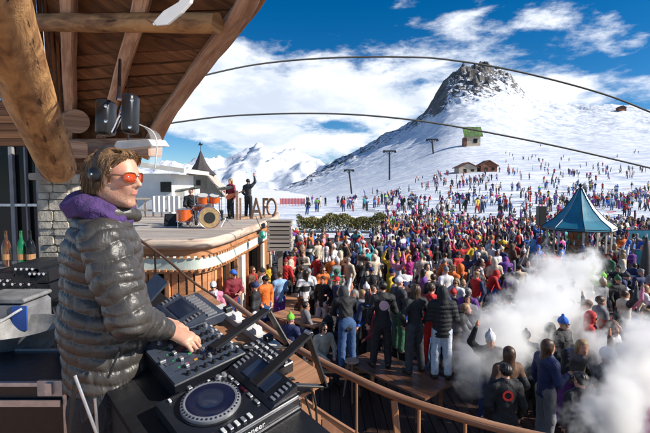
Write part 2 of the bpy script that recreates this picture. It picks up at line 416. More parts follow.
# far range beyond the valley
FRX = [-900, 60, 150, 185, 205, 225, 240, 252, 262, 272, 285, 300, 318, 345, 380, 500]
FRY = [150, 176, 176, 174, 170, 168, 160, 157, 152, 160, 157, 164, 160, 168, 176, 186]
def far_z(X, Y):
    r = np.hypot(X, Y); px = pxof(X, Y); a = np.arctan2(X, Y); Yd = r*np.cos(np.clip(a, R(-65), R(65)))
    t = np.clip((Yd-1700)/1700, 0, 1); top = (188-np.interp(px, FRX, FRY))/FP*3400
    z = -60+(top+60)*t**1.3; z = z+(fbm(X/360, Y/360, 7, True)-.5)*300*np.minimum(1, t*1.6)
    return z-np.clip((Yd-3400)/800, 0, 1)*300
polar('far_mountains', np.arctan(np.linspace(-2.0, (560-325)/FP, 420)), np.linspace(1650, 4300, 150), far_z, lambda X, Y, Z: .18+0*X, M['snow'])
# ground
g = MB().poly([(-6000, -3000, -.25), (6000, -3000, -.25), (6000, 6000, -.25), (-6000, 6000, -.25)])
tag(g.build('ground', mat('valley_snow', (.80, .82, .85), .8, .08, .02, .2)), kind='structure')
def terr_mat():
    m, n, b = base_mat('terrace_boards'); co = n.new('ShaderNodeTexCoord').outputs['Object']
    f = n.noise(co, .8, 6, .65); s = n.noise(n.scale(co, (1, .15, 1)), 9, 5, .6)
    n.l.new(n.mix(n.step(f, .42, .6), n.mix(s, (.035, .02, .016), (.075, .045, .034)), (.10, .085, .08)), b.inputs['Base Color'])
    n.l.new(n.step(f, .4, .6, .35, .75), b.inputs['Roughness'])
    bp = n.new('ShaderNodeBump'); bp.inputs['Strength'].default_value = .4; bp.inputs['Distance'].default_value = .02
    n.l.new(s, bp.inputs['Height']); n.l.new(bp.outputs[0], b.inputs['Normal']); return m
M['terrace'] = terr_mat()
M['floor_board'] = wood('dark_floor_board', (.085, .048, .034), (.035, .02, .016), .5, 1.6, 20, .4, .4, spec=.4)
# plank-by-plank near the camera, a sheet beyond
fl = MB().poly([(-14, -6, -.03), (34, -6, -.03), (34, 43, -.03), (-14, 43, -.03)])
floor = tag(fl.build('terrace_floor', M['terrace']), kind='structure')
for k in range(52):
    x0 = -2.2+k*.21
    if x0 > 8.7: break
    o = MB().beam((x0+.1, 4.2+rnd.uniform(-.02, .02), -.002+rnd.uniform(-.004, .004)), (x0+.1, 17, -.002), .195, .04, ch=.004).build('plank', M['floor_board'], floor)
# ---------------------------------------------------------------- SDF people
def sub(v): return np.asarray(v, float)
class Field:
    """smooth union of tapered capsules and ellipsoids on a grid, meshed by surface nets"""
    def __init__(s): s.p = []
    def cap(s, a, b, ra, rb=None, k=.04, sq=None): s.p.append(('c', sub(a), sub(b), ra, ra if rb is None else rb, k, sq)); return s
    def ell(s, c, r, k=.03, rot=None): s.p.append(('e', sub(c), sub(r), k, rot)); return s
    def add(s, o, inf=0.):
        for p in o.p:
            if p[0] == 'c': s.p.append(('c', p[1], p[2], p[3]+inf, p[4]+inf, p[5], p[6]))
            else: s.p.append(('e', p[1], p[2]+inf, p[3], p[4]))
        return s
    def bbox(s, m):
        lo = np.full(3, 9e9); hi = -lo
        for p in s.p:
            if p[0] == 'c':
                r = max(p[3], p[4])*(1.0 if not p[6] or p[6][1] > 1 else 1/p[6][1]); lo = np.minimum(lo, np.minimum(p[1], p[2])-r-m); hi = np.maximum(hi, np.maximum(p[1], p[2])+r+m)
            else:
                r = p[2].max(); lo = np.minimum(lo, p[1]-r-m); hi = np.maximum(hi, p[1]+r+m)
        return lo, hi
    def grid(s, h, lo=None, hi=None):
        if lo is None: lo, hi = s.bbox(.03+h)
        ax = [np.arange(lo[i], hi[i]+h, h) for i in range(3)]
        D = np.full([len(a) for a in ax], 1.)
        for p in s.p:
            if p[0] == 'c':
                r = max(p[3], p[4])*(1.0 if not p[6] or p[6][1] > 1 else 1/p[6][1]); bl = np.minimum(p[1], p[2])-r; bh = np.maximum(p[1], p[2])+r; k = p[5]
            else: bl = p[1]-p[2].max(); bh = p[1]+p[2].max(); k = p[3]
            mg = k+2.5*h; sl = []
            for i in range(3):
                a = int(np.searchsorted(ax[i], bl[i]-mg)); b = int(np.searchsorted(ax[i], bh[i]+mg)); sl.append(slice(a, b))
            X, Y, Z = np.meshgrid(*[ax[i][sl[i]] for i in range(3)], indexing='ij')
            if X.size == 0: continue
            q = np.stack([X, Y, Z], -1)
            if p[0] == 'c':
                a, b = p[1], p[2]; ba = b-a
                if p[6]:
                    sd = sub(p[6][0]); f = p[6][1]; pa = q-a; pa = pa+sd*((pa@sd)*(f-1))[..., None]; ba = ba+sd*((ba@sd)*(f-1))
                else: pa = q-a
                L = max(ba@ba, 1e-9); t = np.clip((pa@ba)/L, 0, 1); dd = np.linalg.norm(pa-t[..., None]*ba, axis=-1)-(p[3]+(p[4]-p[3])*t)
            else:
                pa = q-p[1]
                if p[4] is not None: pa = pa@p[4]
                k0 = np.linalg.norm(pa/p[2], axis=-1); k1 = np.linalg.norm(pa/(p[2]**2), axis=-1); dd = k0*(k0-1)/np.maximum(k1, 1e-9)
            c = D[tuple(sl)]; hh = np.maximum(k-np.abs(c-dd), 0)/max(k, 1e-6); D[tuple(sl)] = np.minimum(c, dd)-hh*hh*k*.25
        return D, ax
def cut(D, ax, pl):
    """keep the side where n.(p-o) < 0"""
    X, Y, Z = np.meshgrid(*ax, indexing='ij'); q = np.stack([X, Y, Z], -1)
    for o, n in pl: n = sub(n)/np.linalg.norm(n); D = np.maximum(D, (q-sub(o))@n)
    return D
_C = np.array([[0, 0, 0], [1, 0, 0], [0, 1, 0], [1, 1, 0], [0, 0, 1], [1, 0, 1], [0, 1, 1], [1, 1, 1]])
_E = [(0, 1), (2, 3), (4, 5), (6, 7), (0, 2), (1, 3), (4, 6), (5, 7), (0, 4), (1, 5), (2, 6), (3, 7)]
def nets(D, ax):
    ins = D < 0; h = ax[0][1]-ax[0][0]; o = np.array([a[0] for a in ax])
    nx, ny, nz = D.shape; cnt = np.zeros((nx-1, ny-1, nz-1), int)
    for c in _C: cnt += ins[c[0]:nx-1+c[0], c[1]:ny-1+c[1], c[2]:nz-1+c[2]]
    idx = np.argwhere((cnt > 0) & (cnt < 8)); cm = np.full(cnt.shape, -1); cm[tuple(idx.T)] = np.arange(len(idx))
    val = np.stack([D[tuple((idx+c).T)] for c in _C], 1); acc = np.zeros((len(idx), 3)); n = np.zeros(len(idx))
    for a, b in _E:
        va, vb = val[:, a], val[:, b]; m = (va < 0) != (vb < 0); t = np.where(m, va/np.where(va-vb == 0, 1, va-vb), 0)
        acc += np.where(m[:, None], _C[a]+t[:, None]*(_C[b]-_C[a]), 0); n += m
    V = o+(idx+acc/n[:, None])*h; F = []
    for axs in range(3):
        e = [0, 0, 0]; e[axs] = 1; b, c = [(1, 2), (2, 0), (0, 1)][axs]
        s0 = ins[:nx-e[0], :ny-e[1], :nz-e[2]]; s1 = ins[e[0]:, e[1]:, e[2]:]
        for flip in (False, True):
            q = np.argwhere((s0 & ~s1) if not flip else (~s0 & s1)); q = q[(q[:, b] > 0) & (q[:, c] > 0)]
            ok = (q[:, b] < D.shape[b]-1) & (q[:, c] < D.shape[c]-1); q = q[ok]
            if not len(q): continue
            vb = np.zeros(3, int); vb[b] = 1; vc = np.zeros(3, int); vc[c] = 1
            g = [cm[tuple((q-vb-vc).T)], cm[tuple((q-vc).T)], cm[tuple(q.T)], cm[tuple((q-vb).T)]]
            f = np.stack(g, 1); F.append(f[:, ::-1] if flip else f)
    return V, (np.concatenate(F) if F else np.zeros((0, 4), int))
def relax(V, F, it=1, lam=.5):
    for _ in range(it):
        s = np.zeros_like(V); n = np.zeros(len(V))
        for k in range(4):
            a, b = F[:, k], F[:, (k+1) % 4]; np.add.at(s, a, V[b]); np.add.at(n, a, 1); np.add.at(s, b, V[a]); np.add.at(n, b, 1)
        V = V+(s/np.maximum(n, 1)[:, None]-V)*lam
    return V
def vnormals(V, F):
    fn = np.cross(V[F[:, 2]]-V[F[:, 0]], V[F[:, 3]]-V[F[:, 1]]); N = np.zeros_like(V)
    for k in range(4): np.add.at(N, F[:, k], fn)
    return N/np.maximum(np.linalg.norm(N, axis=1), 1e-12)[:, None]
def mk(name, V, F, mats, mi=None, smooth=True):
    me = bpy.data.meshes.new(name); me.from_pydata(V.tolist(), [], F.tolist())
    for m in mats: me.materials.append(m)
    if mi is not None: me.polygons.foreach_set('material_index', mi)
    me.polygons.foreach_set('use_smooth', np.full(len(F), smooth)); me.update(); return me

def skinmat(name, c, rim=(.6, .2, .13)):
    m, n, b = base_mat(name); co = n.new('ShaderNodeTexCoord').outputs['Object']
    n.l.new(n.mix(n.step(n.noise(co, 22, 4), .4, .75), c, rim), b.inputs['Base Color']); b.inputs['Roughness'].default_value = .48
    b.inputs['Subsurface Weight'].default_value = .12; b.inputs['Subsurface Radius'].default_value = (.02, .008, .004); b.inputs['Subsurface Scale'].default_value = .3
    bp = n.new('ShaderNodeBump'); bp.inputs['Strength'].default_value = .15; bp.inputs['Distance'].default_value = .002
    n.l.new(n.noise(co, 160, 3), bp.inputs['Height']); n.l.new(bp.outputs[0], b.inputs['Normal']); return m
SKIN = [skinmat('skin_%s' % w, c) for w, c in (('pale', (.62, .36, .26)), ('tan', (.50, .27, .18)), ('warm', (.56, .31, .21)))]
JC = {'black': (.014, .014, .017), 'charcoal': (.04, .042, .05), 'dark blue': (.02, .035, .12), 'bright blue': (.025, .14, .55), 'red': (.55, .02, .02), 'dark red': (.22, .015, .03),
      'white': (.72, .72, .74), 'cream': (.62, .52, .40), 'magenta': (.55, .03, .28), 'purple': (.17, .05, .32), 'yellow': (.75, .50, .03), 'orange': (.75, .17, .02),
      'lime green': (.20, .60, .05), 'dark green': (.03, .12, .06), 'turquoise': (.04, .42, .45), 'brown': (.14, .07, .04), 'grey': (.20, .20, .22), 'light blue': (.25, .42, .65), 'pink': (.75, .25, .38)}
CM = {k: cloth('cloth_'+k.replace(' ', '_'), v, .72) for k, v in JC.items()}
CM['blue denim'] = cloth('cloth_blue_denim', (.05, .11, .26), .85, bscale=24)
CM['pale denim'] = cloth('cloth_pale_denim', (.52, .58, .68), .85, bscale=24)
HC = {'brown': (.10, .05, .025), 'dark': (.02, .014, .01), 'blond': (.42, .26, .11), 'grey': (.35, .33, .31)}
def hairmat(k, c):
    m, n, b = base_mat('hair_'+k); co = n.new('ShaderNodeTexCoord').outputs['Object']
    f = n.noise(n.scale(co, (90, 90, 9)), 1, 3, .6, .3)
    n.l.new(n.mix(n.step(f, .35, .65), c, tuple(q*.35 for q in c)), b.inputs['Base Color']); b.inputs['Roughness'].default_value = .42
    bp = n.new('ShaderNodeBump'); bp.inputs['Strength'].default_value = .7; bp.inputs['Distance'].default_value = .006
    n.l.new(f, bp.inputs['Height']); n.l.new(bp.outputs[0], b.inputs['Normal']); return m
HM = {k: hairmat(k, v) for k, v in HC.items()}
BOOT = cloth('boot_leather', (.03, .025, .022), .5)
SHADE = glassy('dark_sunglass', (.015, .012, .012), .08)

# joints: local frame, the person faces -Y; x>0 is the person's left
def stand(**kw):
    j = dict(pel=(0, 0, .95), che=(0, 0, 1.32), nek=(0, .01, 1.5), hed=(0, -.015, 1.63),
             sL=(.170, .01, 1.42), sR=(-.170, .01, 1.42), eL=(.26, .03, 1.14), eR=(-.26, .03, 1.14), wL=(.25, -.1, .90), wR=(-.25, -.1, .90),
             hL=(.09, 0, .92), hR=(-.09, 0, .92), kL=(.11, -.02, .50), kR=(-.11, -.02, .50), aL=(.12, .02, .09), aR=(-.12, .02, .09), tL=(.15, -.15, .04), tR=(-.15, -.15, .04))
    j.update(kw); return j
def shift(j, keys, d):
    for k in keys: j[k] = tuple(a+b for a, b in zip(j[k], d))
    return j
def sit():
    j = stand(kL=(.13, -.42, .50), kR=(-.13, -.42, .50), aL=(.14, -.42, .09), aR=(-.14, -.40, .09), tL=(.16, -.58, .04), tR=(-.16, -.56, .04), eL=(.25, -.08, 1.16), eR=(-.25, -.08, 1.16), wL=(.10, -.33, 1.10), wR=(-.13, -.33, 1.08))
    for k in ('pel', 'che', 'nek', 'hed', 'sL', 'sR', 'eL', 'eR', 'wL', 'wR', 'hL', 'hR'): j[k] = (j[k][0], j[k][1]-.02, j[k][2]-.42)
    shift(j, ('che', 'nek', 'hed', 'sL', 'sR', 'eL', 'eR', 'wL', 'wR'), (0, -.06, -.02)); return j
POSE = {
    'standing with arms down': stand(),
    'holding a drink': stand(eR=(-.27, .0, 1.15), wR=(-.14, -.26, 1.22), wL=(.27, -.05, .90), kL=(.13, -.06, .5), aL=(.17, -.06, .09), tL=(.21, -.22, .04)),
    'both arms in the air': stand(sL=(.19, .01, 1.45), sR=(-.19, .01, 1.45), eL=(.33, -.03, 1.64), eR=(-.35, -.02, 1.62), wL=(.29, -.08, 1.90), wR=(-.25, -.10, 1.88)),
    'one arm raised': stand(sR=(-.19, .01, 1.45), eR=(-.34, -.04, 1.62), wR=(-.27, -.10, 1.88), wL=(.22, -.16, .98)),
    'hands in pockets': stand(eL=(.30, .07, 1.16), eR=(-.30, .07, 1.16), wL=(.20, -.05, .96), wR=(-.20, -.05, .96), kR=(-.14, -.06, .5), aR=(-.19, -.04, .09), tR=(-.24, -.2, .04)),
    'hands held together in front': stand(eL=(.25, -.03, 1.16), eR=(-.25, -.03, 1.16), wL=(.07, -.27, 1.20), wR=(-.09, -.27, 1.17)),
    'walking': stand(kL=(.10, -.18, .52), aL=(.10, -.22, .10), tL=(.11, -.40, .06), kR=(-.10, .05, .50), aR=(-.10, .28, .14), tR=(-.11, .16, .04), eL=(.25, .14, 1.16), wL=(.24, .12, .93), eR=(-.26, -.02, 1.15), wR=(-.23, -.24, 1.04)),
    'leaning forward': stand(che=(0, -.14, 1.28), nek=(0, -.24, 1.43), hed=(0, -.30, 1.53), sL=(.18, -.18, 1.38), sR=(-.18, -.18, 1.38), eL=(.24, -.28, 1.12), eR=(-.24, -.28, 1.12), wL=(.12, -.45, 1.02), wR=(-.12, -.46, 1.04)),
    'sitting': sit(),
}
def hand(f, w, e, side, r=1., fingers=False):
    """hand beyond wrist w, away from elbow e"""
    w = sub(w); d = w-sub(e); d /= np.linalg.norm(d); up = np.array([0, 0, 1.]) if abs(d[2]) < .9 else np.array([0, -1., 0])
    sd = np.cross(d, up); sd /= np.linalg.norm(sd); nn_ = np.cross(sd, d)
    f.cap(w, w+d*.085, .026, .036, .02, (nn_, 1.35))
    if fingers:
        for i, (o, L) in enumerate(((-.029, .07), (-.0095, .082), (.0105, .077), (.030, .06))):
            b = w+d*.085+sd*o; m1 = b+(d+sd*o*3)*L*.55-nn_*.008; m2 = m1+(d*.8-nn_*.6)*L*.45
            f.cap(b, m1, .0105, .0098, .006); f.cap(m1, m2, .0098, .008, .006)
        tb = w+d*.02+sd*side*.03; f.cap(tb, tb+(d*.6+sd*side*.75-nn_*.2)*.055, .0135, .011, .01)
    else: f.cap(w+d*.085, w+d*.15-nn_*.02, .032, .02, .02, (nn_, 1.5)); f.cap(w+d*.03, w+d*.08+sd*side*.045, .014, .011, .01)
def fields(j, hair='short', female=False, fingers=False, puff=.0):
    J = {k: sub(v) for k, v in j.items()}; k = .05
    Y1 = ((0, 1, 0), 1.3)
    b = Field()
    b.cap(J['pel'], J['pel']*.5+J['che']*.5, .13, .115, k, Y1).cap(J['pel']*.4+J['che']*.6, J['che']+(0, 0, .05), .12, .145, k, Y1)
    b.cap(J['sL'], J['sR'], .06, .06, .08)
    b.cap(J['nek']-(0, 0, .06), J['nek']+(0, 0, .05), .058, .052, .04)
    h = J['hed']
    b.ell(h+(0, .012, .04), (.076, .097, .088), .03).ell(h+(0, -.028, -.03), (.058, .062, .082), .03).cap(h+(0, -.088, .0), h+(0, -.108, -.028), .010, .014, .012)
    b.ell(h+(0, -.062, -.085), (.028, .025, .02), .03).ell(h+(.077, .01, -.005), (.01, .018, .028), .01).ell(h+(-.077, .01, -.005), (.01, .018, .028), .01)
    b.ell(h+(0, -.088, -.058), (.022, .010, .007), .006)
    for s_ in 'LR':
        b.cap(J['s'+s_], J['e'+s_], .052, .041, .04).cap(J['e'+s_], J['w'+s_], .041, .027, .03)
        hand(b, J['w'+s_], J['e'+s_], 1 if s_ == 'R' else -1, fingers=fingers)
        b.cap(J['h'+s_], J['k'+s_], .085, .056, .06).cap(J['k'+s_], J['k'+s_]*.6+J['a'+s_]*.4, .056, .058, .04).cap(J['k'+s_]*.6+J['a'+s_]*.4, J['a'+s_], .058, .038, .04)
        b.cap(J['a'+s_]-(0, 0, .03), J['t'+s_], .036, .03, .03)
    jk = Field(); pf = puff
    jk.cap(J['pel']+(0, 0, -.10), J['pel']*.5+J['che']*.5, .158+pf*.5, .142+pf, k, Y1).cap(J['pel']*.4+J['che']*.6, J['che']+(0, 0, .05), .145+pf, .165+pf*.6, k, Y1).cap(J['sL'], J['sR'], .078, .078, .08)
    jk.cap(J['nek']-(0, 0, .10), J['nek']-(0, 0, .0), .082, .07, .05)
    for s_ in 'LR': jk.cap(J['s'+s_], J['e'+s_], .074+pf*.5, .062+pf*.4, .05).cap(J['e'+s_], J['w'+s_], .060+pf*.4, .043, .03)
    tr = Field(); tr.cap(J['pel']+(0, 0, .03), J['pel']-(0, 0, .02), .14, .14, k, Y1)
    for s_ in 'LR': tr.cap(J['h'+s_], J['k'+s_], .105, .082, .06).cap(J['k'+s_], J['a'+s_]+(0, 0, .03), .082, .074, .04)
    bt = Field()
    for s_ in 'LR': bt.cap(J['a'+s_]+(0, .01, .05), J['a'+s_]-(0, -.01, .03), .052, .055, .03).cap(J['a'+s_]-(0, -.02, .035), J['t'+s_], .052, .043, .03)
    hr = Field()
    if hair == 'short': hr.ell(h+(0, .03, .050), (.086, .098, .092), .02).ell(h+(.03, -.02, .10), (.05, .06, .03), .03)
    elif hair == 'long':
        hr.ell(h+(0, .025, .048), (.093, .106, .100), .02).cap(h+(0, .06, -.02), h+(0, .10, -.26), .085, .055, .05, ((0, 1, 0), 1.4)).cap(h+(.07, .02, 0), h+(.085, .02, -.18), .03, .02, .04).cap(h+(-.07, .02, 0), h+(-.085, .02, -.18), .03, .02, .04)
    elif hair == 'beanie': hr.ell(h+(0, .012, .065), (.092, .108, .105), .02).ell(h+(0, .02, .19), (.032, .032, .032), .02)
    elif hair == 'helmet': hr.ell(h+(0, .012, .05), (.118, .135, .122), .02)
    elif hair == 'cap': hr.ell(h+(0, .015, .06), (.088, .105, .092), .02).cap(h+(0, -.08, .055), h+(0, -.145, .045), .06, .05, .02, ((0, 0, 1), 5.))
    elif hair == 'hood': hr.ell(h+(0, .03, .03), (.108, .125, .135), .03).cap(h+(0, .05, -.05), h+(0, .06, -.14), .10, .10, .05)
    return dict(body=b, jacket=jk, trousers=tr, boots=bt, hair=hr), J
def hair_cut(hair, h):
    if hair == 'short': return [(h+(0, -.05, .04), (0, -1, -.55)), (h+(0, .02, -.05), (0, -.3, -1))]
    if hair == 'long': return [(h+(0, -.045, .05), (0, -1, -.45))]
    if hair in ('beanie', 'cap'): return [(h+(0, 0, .03), (0, 0, -1))]
    if hair == 'helmet': return [(h+(0, 0, .0), (0, -.35, -1))]
    return [(h+(0, -.055, .0), (0, -1, -.25))]
def combo(pose, hair, h, female=False):
    """one continuous mesh, faces split into skin, jacket, trousers, boots, head"""
    fs, J = fields(POSE[pose], hair, female)
    lo = np.full(3, 9e9); hi = -lo
    for f in fs.values():
        a, b = f.bbox(.02+h); lo = np.minimum(lo, a); hi = np.maximum(hi, b)
    lo[2] = max(lo[2], -.05)
    Ds = []
    for n in ('body', 'jacket', 'trousers', 'boots', 'hair'):
        D, ax = fs[n].grid(h, lo, hi)
        if n == 'hair': D = cut(D, ax, hair_cut(hair, J['hed']))
        if n == 'jacket': D = cut(D, ax, [((0, 0, J['pel'][2]-.11), (0, 0, -1))])
        Ds.append(D)
    D = np.minimum.reduce(Ds); V, F = nets(D, ax); V = relax(V, F, 1, .3)
    c = V[F].mean(1); g = [np.clip(((c[:, i]-ax[i][0])/h).round().astype(int), 0, len(ax[i])-1) for i in range(3)]
    v = np.stack([q[g[0], g[1], g[2]] for q in Ds], 1)-np.array([0, .004, 0, .004, .008]); mi = v.argmin(1)
    k_ = (len(pose)+len(hair)) % 3; acc = (c[:, 2] > J['che'][2]-.03) if k_ == 0 else (np.abs(c[:, 0]) > .19) if k_ == 1 else (np.abs(c[:, 2]-J['che'][2]+.1) < .09)
    mi = np.where((mi == 1) & acc, 5, mi)
    V[:, 2] = np.maximum(V[:, 2], 0)
    return V, F, mi
# ================================================================ chalet on the left
chalet = thing('chalet', (-1.6, 4, 2.72), 'old timber chalet with a curved board roof, a thick round log and a stone pillar', 'chalet')
RE = [(268, -40, 2.75), (250, 2, 3.1), (215, 47, 3.7), (187, 86, 4.3), (166, 118, 4.8), (151, 150, 5.2)]
LE = [(56, -60, 3.1), (60, 5, 3.7), (62, 55, 4.3), (66, 95, 4.9), (69, 122, 5.4), (71, 150, 5.8)]
def edge(E, s):
    t = s*(len(E)-1); pts = [P(*e) for e in E]; return arcpts(pts, 101)[int(round(s*100))]
RC = arcpts([P(*e) for e in RE], 101); LC = arcpts([P(*e) for e in LE], 101)
def RS(s, t): return LC[int(round(s*100))].lerp(RC[int(round(s*100))], t)
def rnorm(s, t):
    a = RS(min(1, s+.02), t)-RS(max(0, s-.02), t); b = RC[int(s*100)]-LC[int(s*100)]; n = b.cross(a).normalized(); return n if n.z > 0 else -n
roof = link('roof', None, chalet)
N = 17
for i in range(N):
    s0 = i/N; s1 = (i+1)/N-.006; n = rnorm((s0+s1)/2, .5); k = rnd.uniform(-.012, .012)
    q = [RS(s0, -.12)+n*k, RS(s0, 1)+n*k, RS(s1, 1)+n*k, RS(s1, -.12)+n*k]
    MB().prism(q, n*.03).build('plank', M['plank'], roof)
cover_ = MB()
for i in range(20):
    a, b = i/20, (i+1)/20
    n0 = rnorm(a, .5)*.07; n1 = rnorm(b, .5)*.07
    cover_.poly([RS(a, -.15)+n0, RS(a, 1.03)+n0, RS(b, 1.03)+n1, RS(b, -.15)+n1]); n0 = n0*2; n1 = n1*2
    cover_.poly([RS(b, -.15)+n1, RS(b, 1.03)+n1, RS(a, 1.03)+n0, RS(a, -.15)+n0])
cover_.build('roof_covering', M['plank'], roof)
def rafter(t0, t1, w, h, off, nm='rafter'):
    pts = [RS(i/30, t0+(t1-t0)*i/30)-rnorm(i/30, .5)*off for i in range(31)]
    up = rnorm(.5, .5); a, b = w/2, h/2; c = .012
    prof = [(-a+c, -b), (-a, -b+c), (-a, b-c), (-a+c, b), (a-c, b), (a, b-c), (a, -b+c), (a-c, -b)]
    return MB().sweep(pts, prof, up, wob=.03).build(nm, M['rafter'], roof)
rafter(.985, .985, .13, .15, .085, 'barge_board'); rafter(.50, .44, .11, .13, .08); rafter(.09, .06, .10, .12, .075)
tag(MB().sweep([RS(i/30, 1.045)+rnorm(i/30, .5)*.03 for i in range(31)], [(-.02, -.07), (-.02, .09), (.02, .09), (.02, -.07)], rnorm(.5, .5)).build('fascia_board', M['rafter'], roof))
def purlin(s, r, off, t0=-.1, t1=1.06, m='rafter', flat=False):
    a = RS(s, t0)-rnorm(s, .5)*off; b = RS(s, t1)-rnorm(s, .5)*off
    if flat: return MB().beam(a, b, r*2, r*2, ch=.012).build('purlin', M[m], roof)
    return MB().tube([a.lerp(b, i/8) for i in range(9)], r, 14, wob=.04).build('purlin', M[m], roof, smooth=True)
purlin(.205, .07, .20, t1=.90, m='log'); purlin(.93, .10, .19, t1=1.10, flat=True)
# thick round log
lp = [P(-52, -95, 1.25), P(-20, -20, 1.75), P(8, 45, 2.35), P(34, 108, 3.15), P(58, 168, 4.15)]
lp = arcpts(lp, 26); LGB = MB()
prof = [(math.cos(-a*2*math.pi/28)*.155*(1+.03*math.sin(a*1.7)), math.sin(-a*2*math.pi/28)*.155*(1+.03*math.cos(a*2.3))) for a in range(28)]
LGB.sweep(lp, prof, (0, 0, 1), wob=.012).build('log_beam', M['log'], chalet, smooth=True)
# vertical boards between log and roof
side = link('side_wall', None, chalet)
for i in range(7):
    a = P(30+i*5.6, -40, 3.3+i*.05); b = P(44+i*4.6, 140, 5.5)
    MB().beam(a, b, .062, .03, up=(1, .2, .3), ch=.004).build('plank', M['plank'], side)
# facade behind
fac = link('facade', None, chalet)
x0 = P(-260, 200, 5.7).x; x1 = P(104, 200, 5.7).x; z0, z1 = 2.72, 5.6
xl, xr = P(-60, 200, 5.7).x, P(44, 200, 5.7).x
for i in range(11):
    zz0 = 4.95+i*.1-.0
    if zz0 > z1-.1: break
    MB().box(((x0+x1)/2, 5.72+rnd.uniform(0, .01), zz0+.048), (x1-x0, .05, .093)).build('plank', M['plank'], fac)
for i in range(22):
    zz0 = 2.74+i*.1
    for a, b in ((x0, xl), (xr, x1)):
        MB().box(((a+b)/2, 5.72+rnd.uniform(0, .01), zz0+.048), (b-a, .05, .093)).build('plank', M['plank'], fac)
MB().box(((xl+xr)/2, 5.72, 2.95), (xr-xl, .05, .42)).build('sill_panel', M['plank'], fac)
MB().box(((x0+P(92, 200, 6.9).x)/2, 6.9, 4.1), (P(92, 200, 6.9).x-x0, .04, 3.0)).build('inner_wall', M['dark_room'], fac)
win = link('window', None, chalet); M['frame_grey'] = mat('grey_window_frame', (.30, .30, .31), .6, .3, 5, .1)
MB().box(((xl+xr)/2, 5.735, 4.05), (xr-xl, .01, 1.78)).build('pane', M['glass_dark'], win)
for px_, w in ((14, .05), (41, .07), (28, .02), (-30, .05)):
    MB().box((P(px_, 200, 5.7).x, 5.69, 4.05), (w, .05, 1.78), ch=.006).build('mullion', M['frame_grey'], win)
MB().box(((xl+xr)/2, 5.69, P(20, 205, 5.7).z), (xr-xl, .045, .035), ch=.006).build('transom', M['alu'], win)
# stone pillar
pil = link('stone_pillar', None, chalet)
pc = P(61, 230, 4.5); pw = 30/FP*4.5
MB().box((pc.x, 4.62, (2.72+P(60, 182, 4.5).z)/2), (pw*.9, .42, P(60, 182, 4.5).z-2.72)).build('mortar_core', M['mortar'], pil)
zc = 2.74; ztop = P(60, 180, 4.5).z
while zc < ztop-.03:
    hh = rnd.uniform(.07, .12); xx = pc.x-pw/2
    while xx < pc.x+pw/2-.04:
        ww = min(rnd.uniform(.11, .2), pc.x+pw/2-xx)
        MB().box((xx+ww/2, 4.44+rnd.uniform(-.015, .01), zc+hh/2), (ww-.012, .09+rnd.uniform(0, .03), hh-.012), ch=.012).build('stone', M['stone'], pil)
        xx += ww
    yy = 4.44
    while yy < 4.84:
        ww = rnd.uniform(.12, .2); MB().box((pc.x+pw/2-.02+rnd.uniform(0, .015), yy+ww/2, zc+hh/2), (.06, ww-.012, hh-.012), ch=.012).build('stone', M['stone'], pil); yy += ww
    zc += hh
MB().box((pc.x+.02, 4.52, ztop+.03), (pw*1.15, .5, .07), ch=.015).build('capstone', M['stone'], pil)
# beam ends in the dark corner under the roof
e1 = P(80, 121, 4.9); MB().tube([e1+Vector((.02, -.1, -.02)), e1+Vector((-.5, .6, .1))], .13, 18).build('beam_end', M['rafter'], chalet, smooth=True)
e2 = P(76, 150, 4.7); MB().beam(e2+Vector((.05, -.05, 0)), e2+Vector((-.7, .5, 0)), .2, .17, ch=.02).build('corbel', M['rafter'], chalet)
MB().beam(P(98, 150, 5.3), P(98, 240, 5.3)+Vector((0, 0, -1)), .16, .16, up=(0, 1, 0), ch=.015).build('corner_post', M['plank'], chalet)
# booth floor
rail_px = [(225, 296), (240, 308), (268, 329), (300, 350), (340, 371), (400, 398), (470, 420), (530, 435), (600, 449)]
RZ = H-1.45; railp = arcpts([PZ(x, y, RZ) for x, y in rail_px], 50)
bp_ = [(p.x, p.y) for p in arcpts([PZ(x, y, 2.72) for x, y in ((212, 334), (250, 370), (300, 400), (345, 432), (400, 478), (470, 560))], 30)]
poly = [(-5.6, -1.2), (-5.6, 5.66), (-1.75, 5.66)] + bp_ + [(2.2, 1.6), (2.2, -1.2)]
poly = poly[::-1]
bf = MB().prism([(x, y, 2.60) for x, y in poly], (0, 0, .10)).build('booth_floor', M['ply']); tag(bf, kind='structure')
# boards on the booth floor, cut to the rail line
def rail_y(x): 
    xs = [q[0] for q in bp_]; ys = [q[1] for q in bp_]; return float(np.interp(x, xs, ys))
for i in range(30):
    xa = -2.9+i*.16; xb = xa+.152
    if xb > 1.9: break
    ya, yb = (5.6, 5.6) if xb < -1.75 else (rail_y(xa)-.02, rail_y(xb)-.02)
    q = [(xa, -1, 2.703), (xb, -1, 2.703), (xb, yb, 2.703), (xa, ya, 2.703)]
    uv = [(-1, xa), (-1, xb), (yb, xb), (ya, xa)]
    m_ = MB(); m_.prism(q, (0, 0, .017)); m_.uv[1] = uv; m_.build('plank', M['ply'], bf)
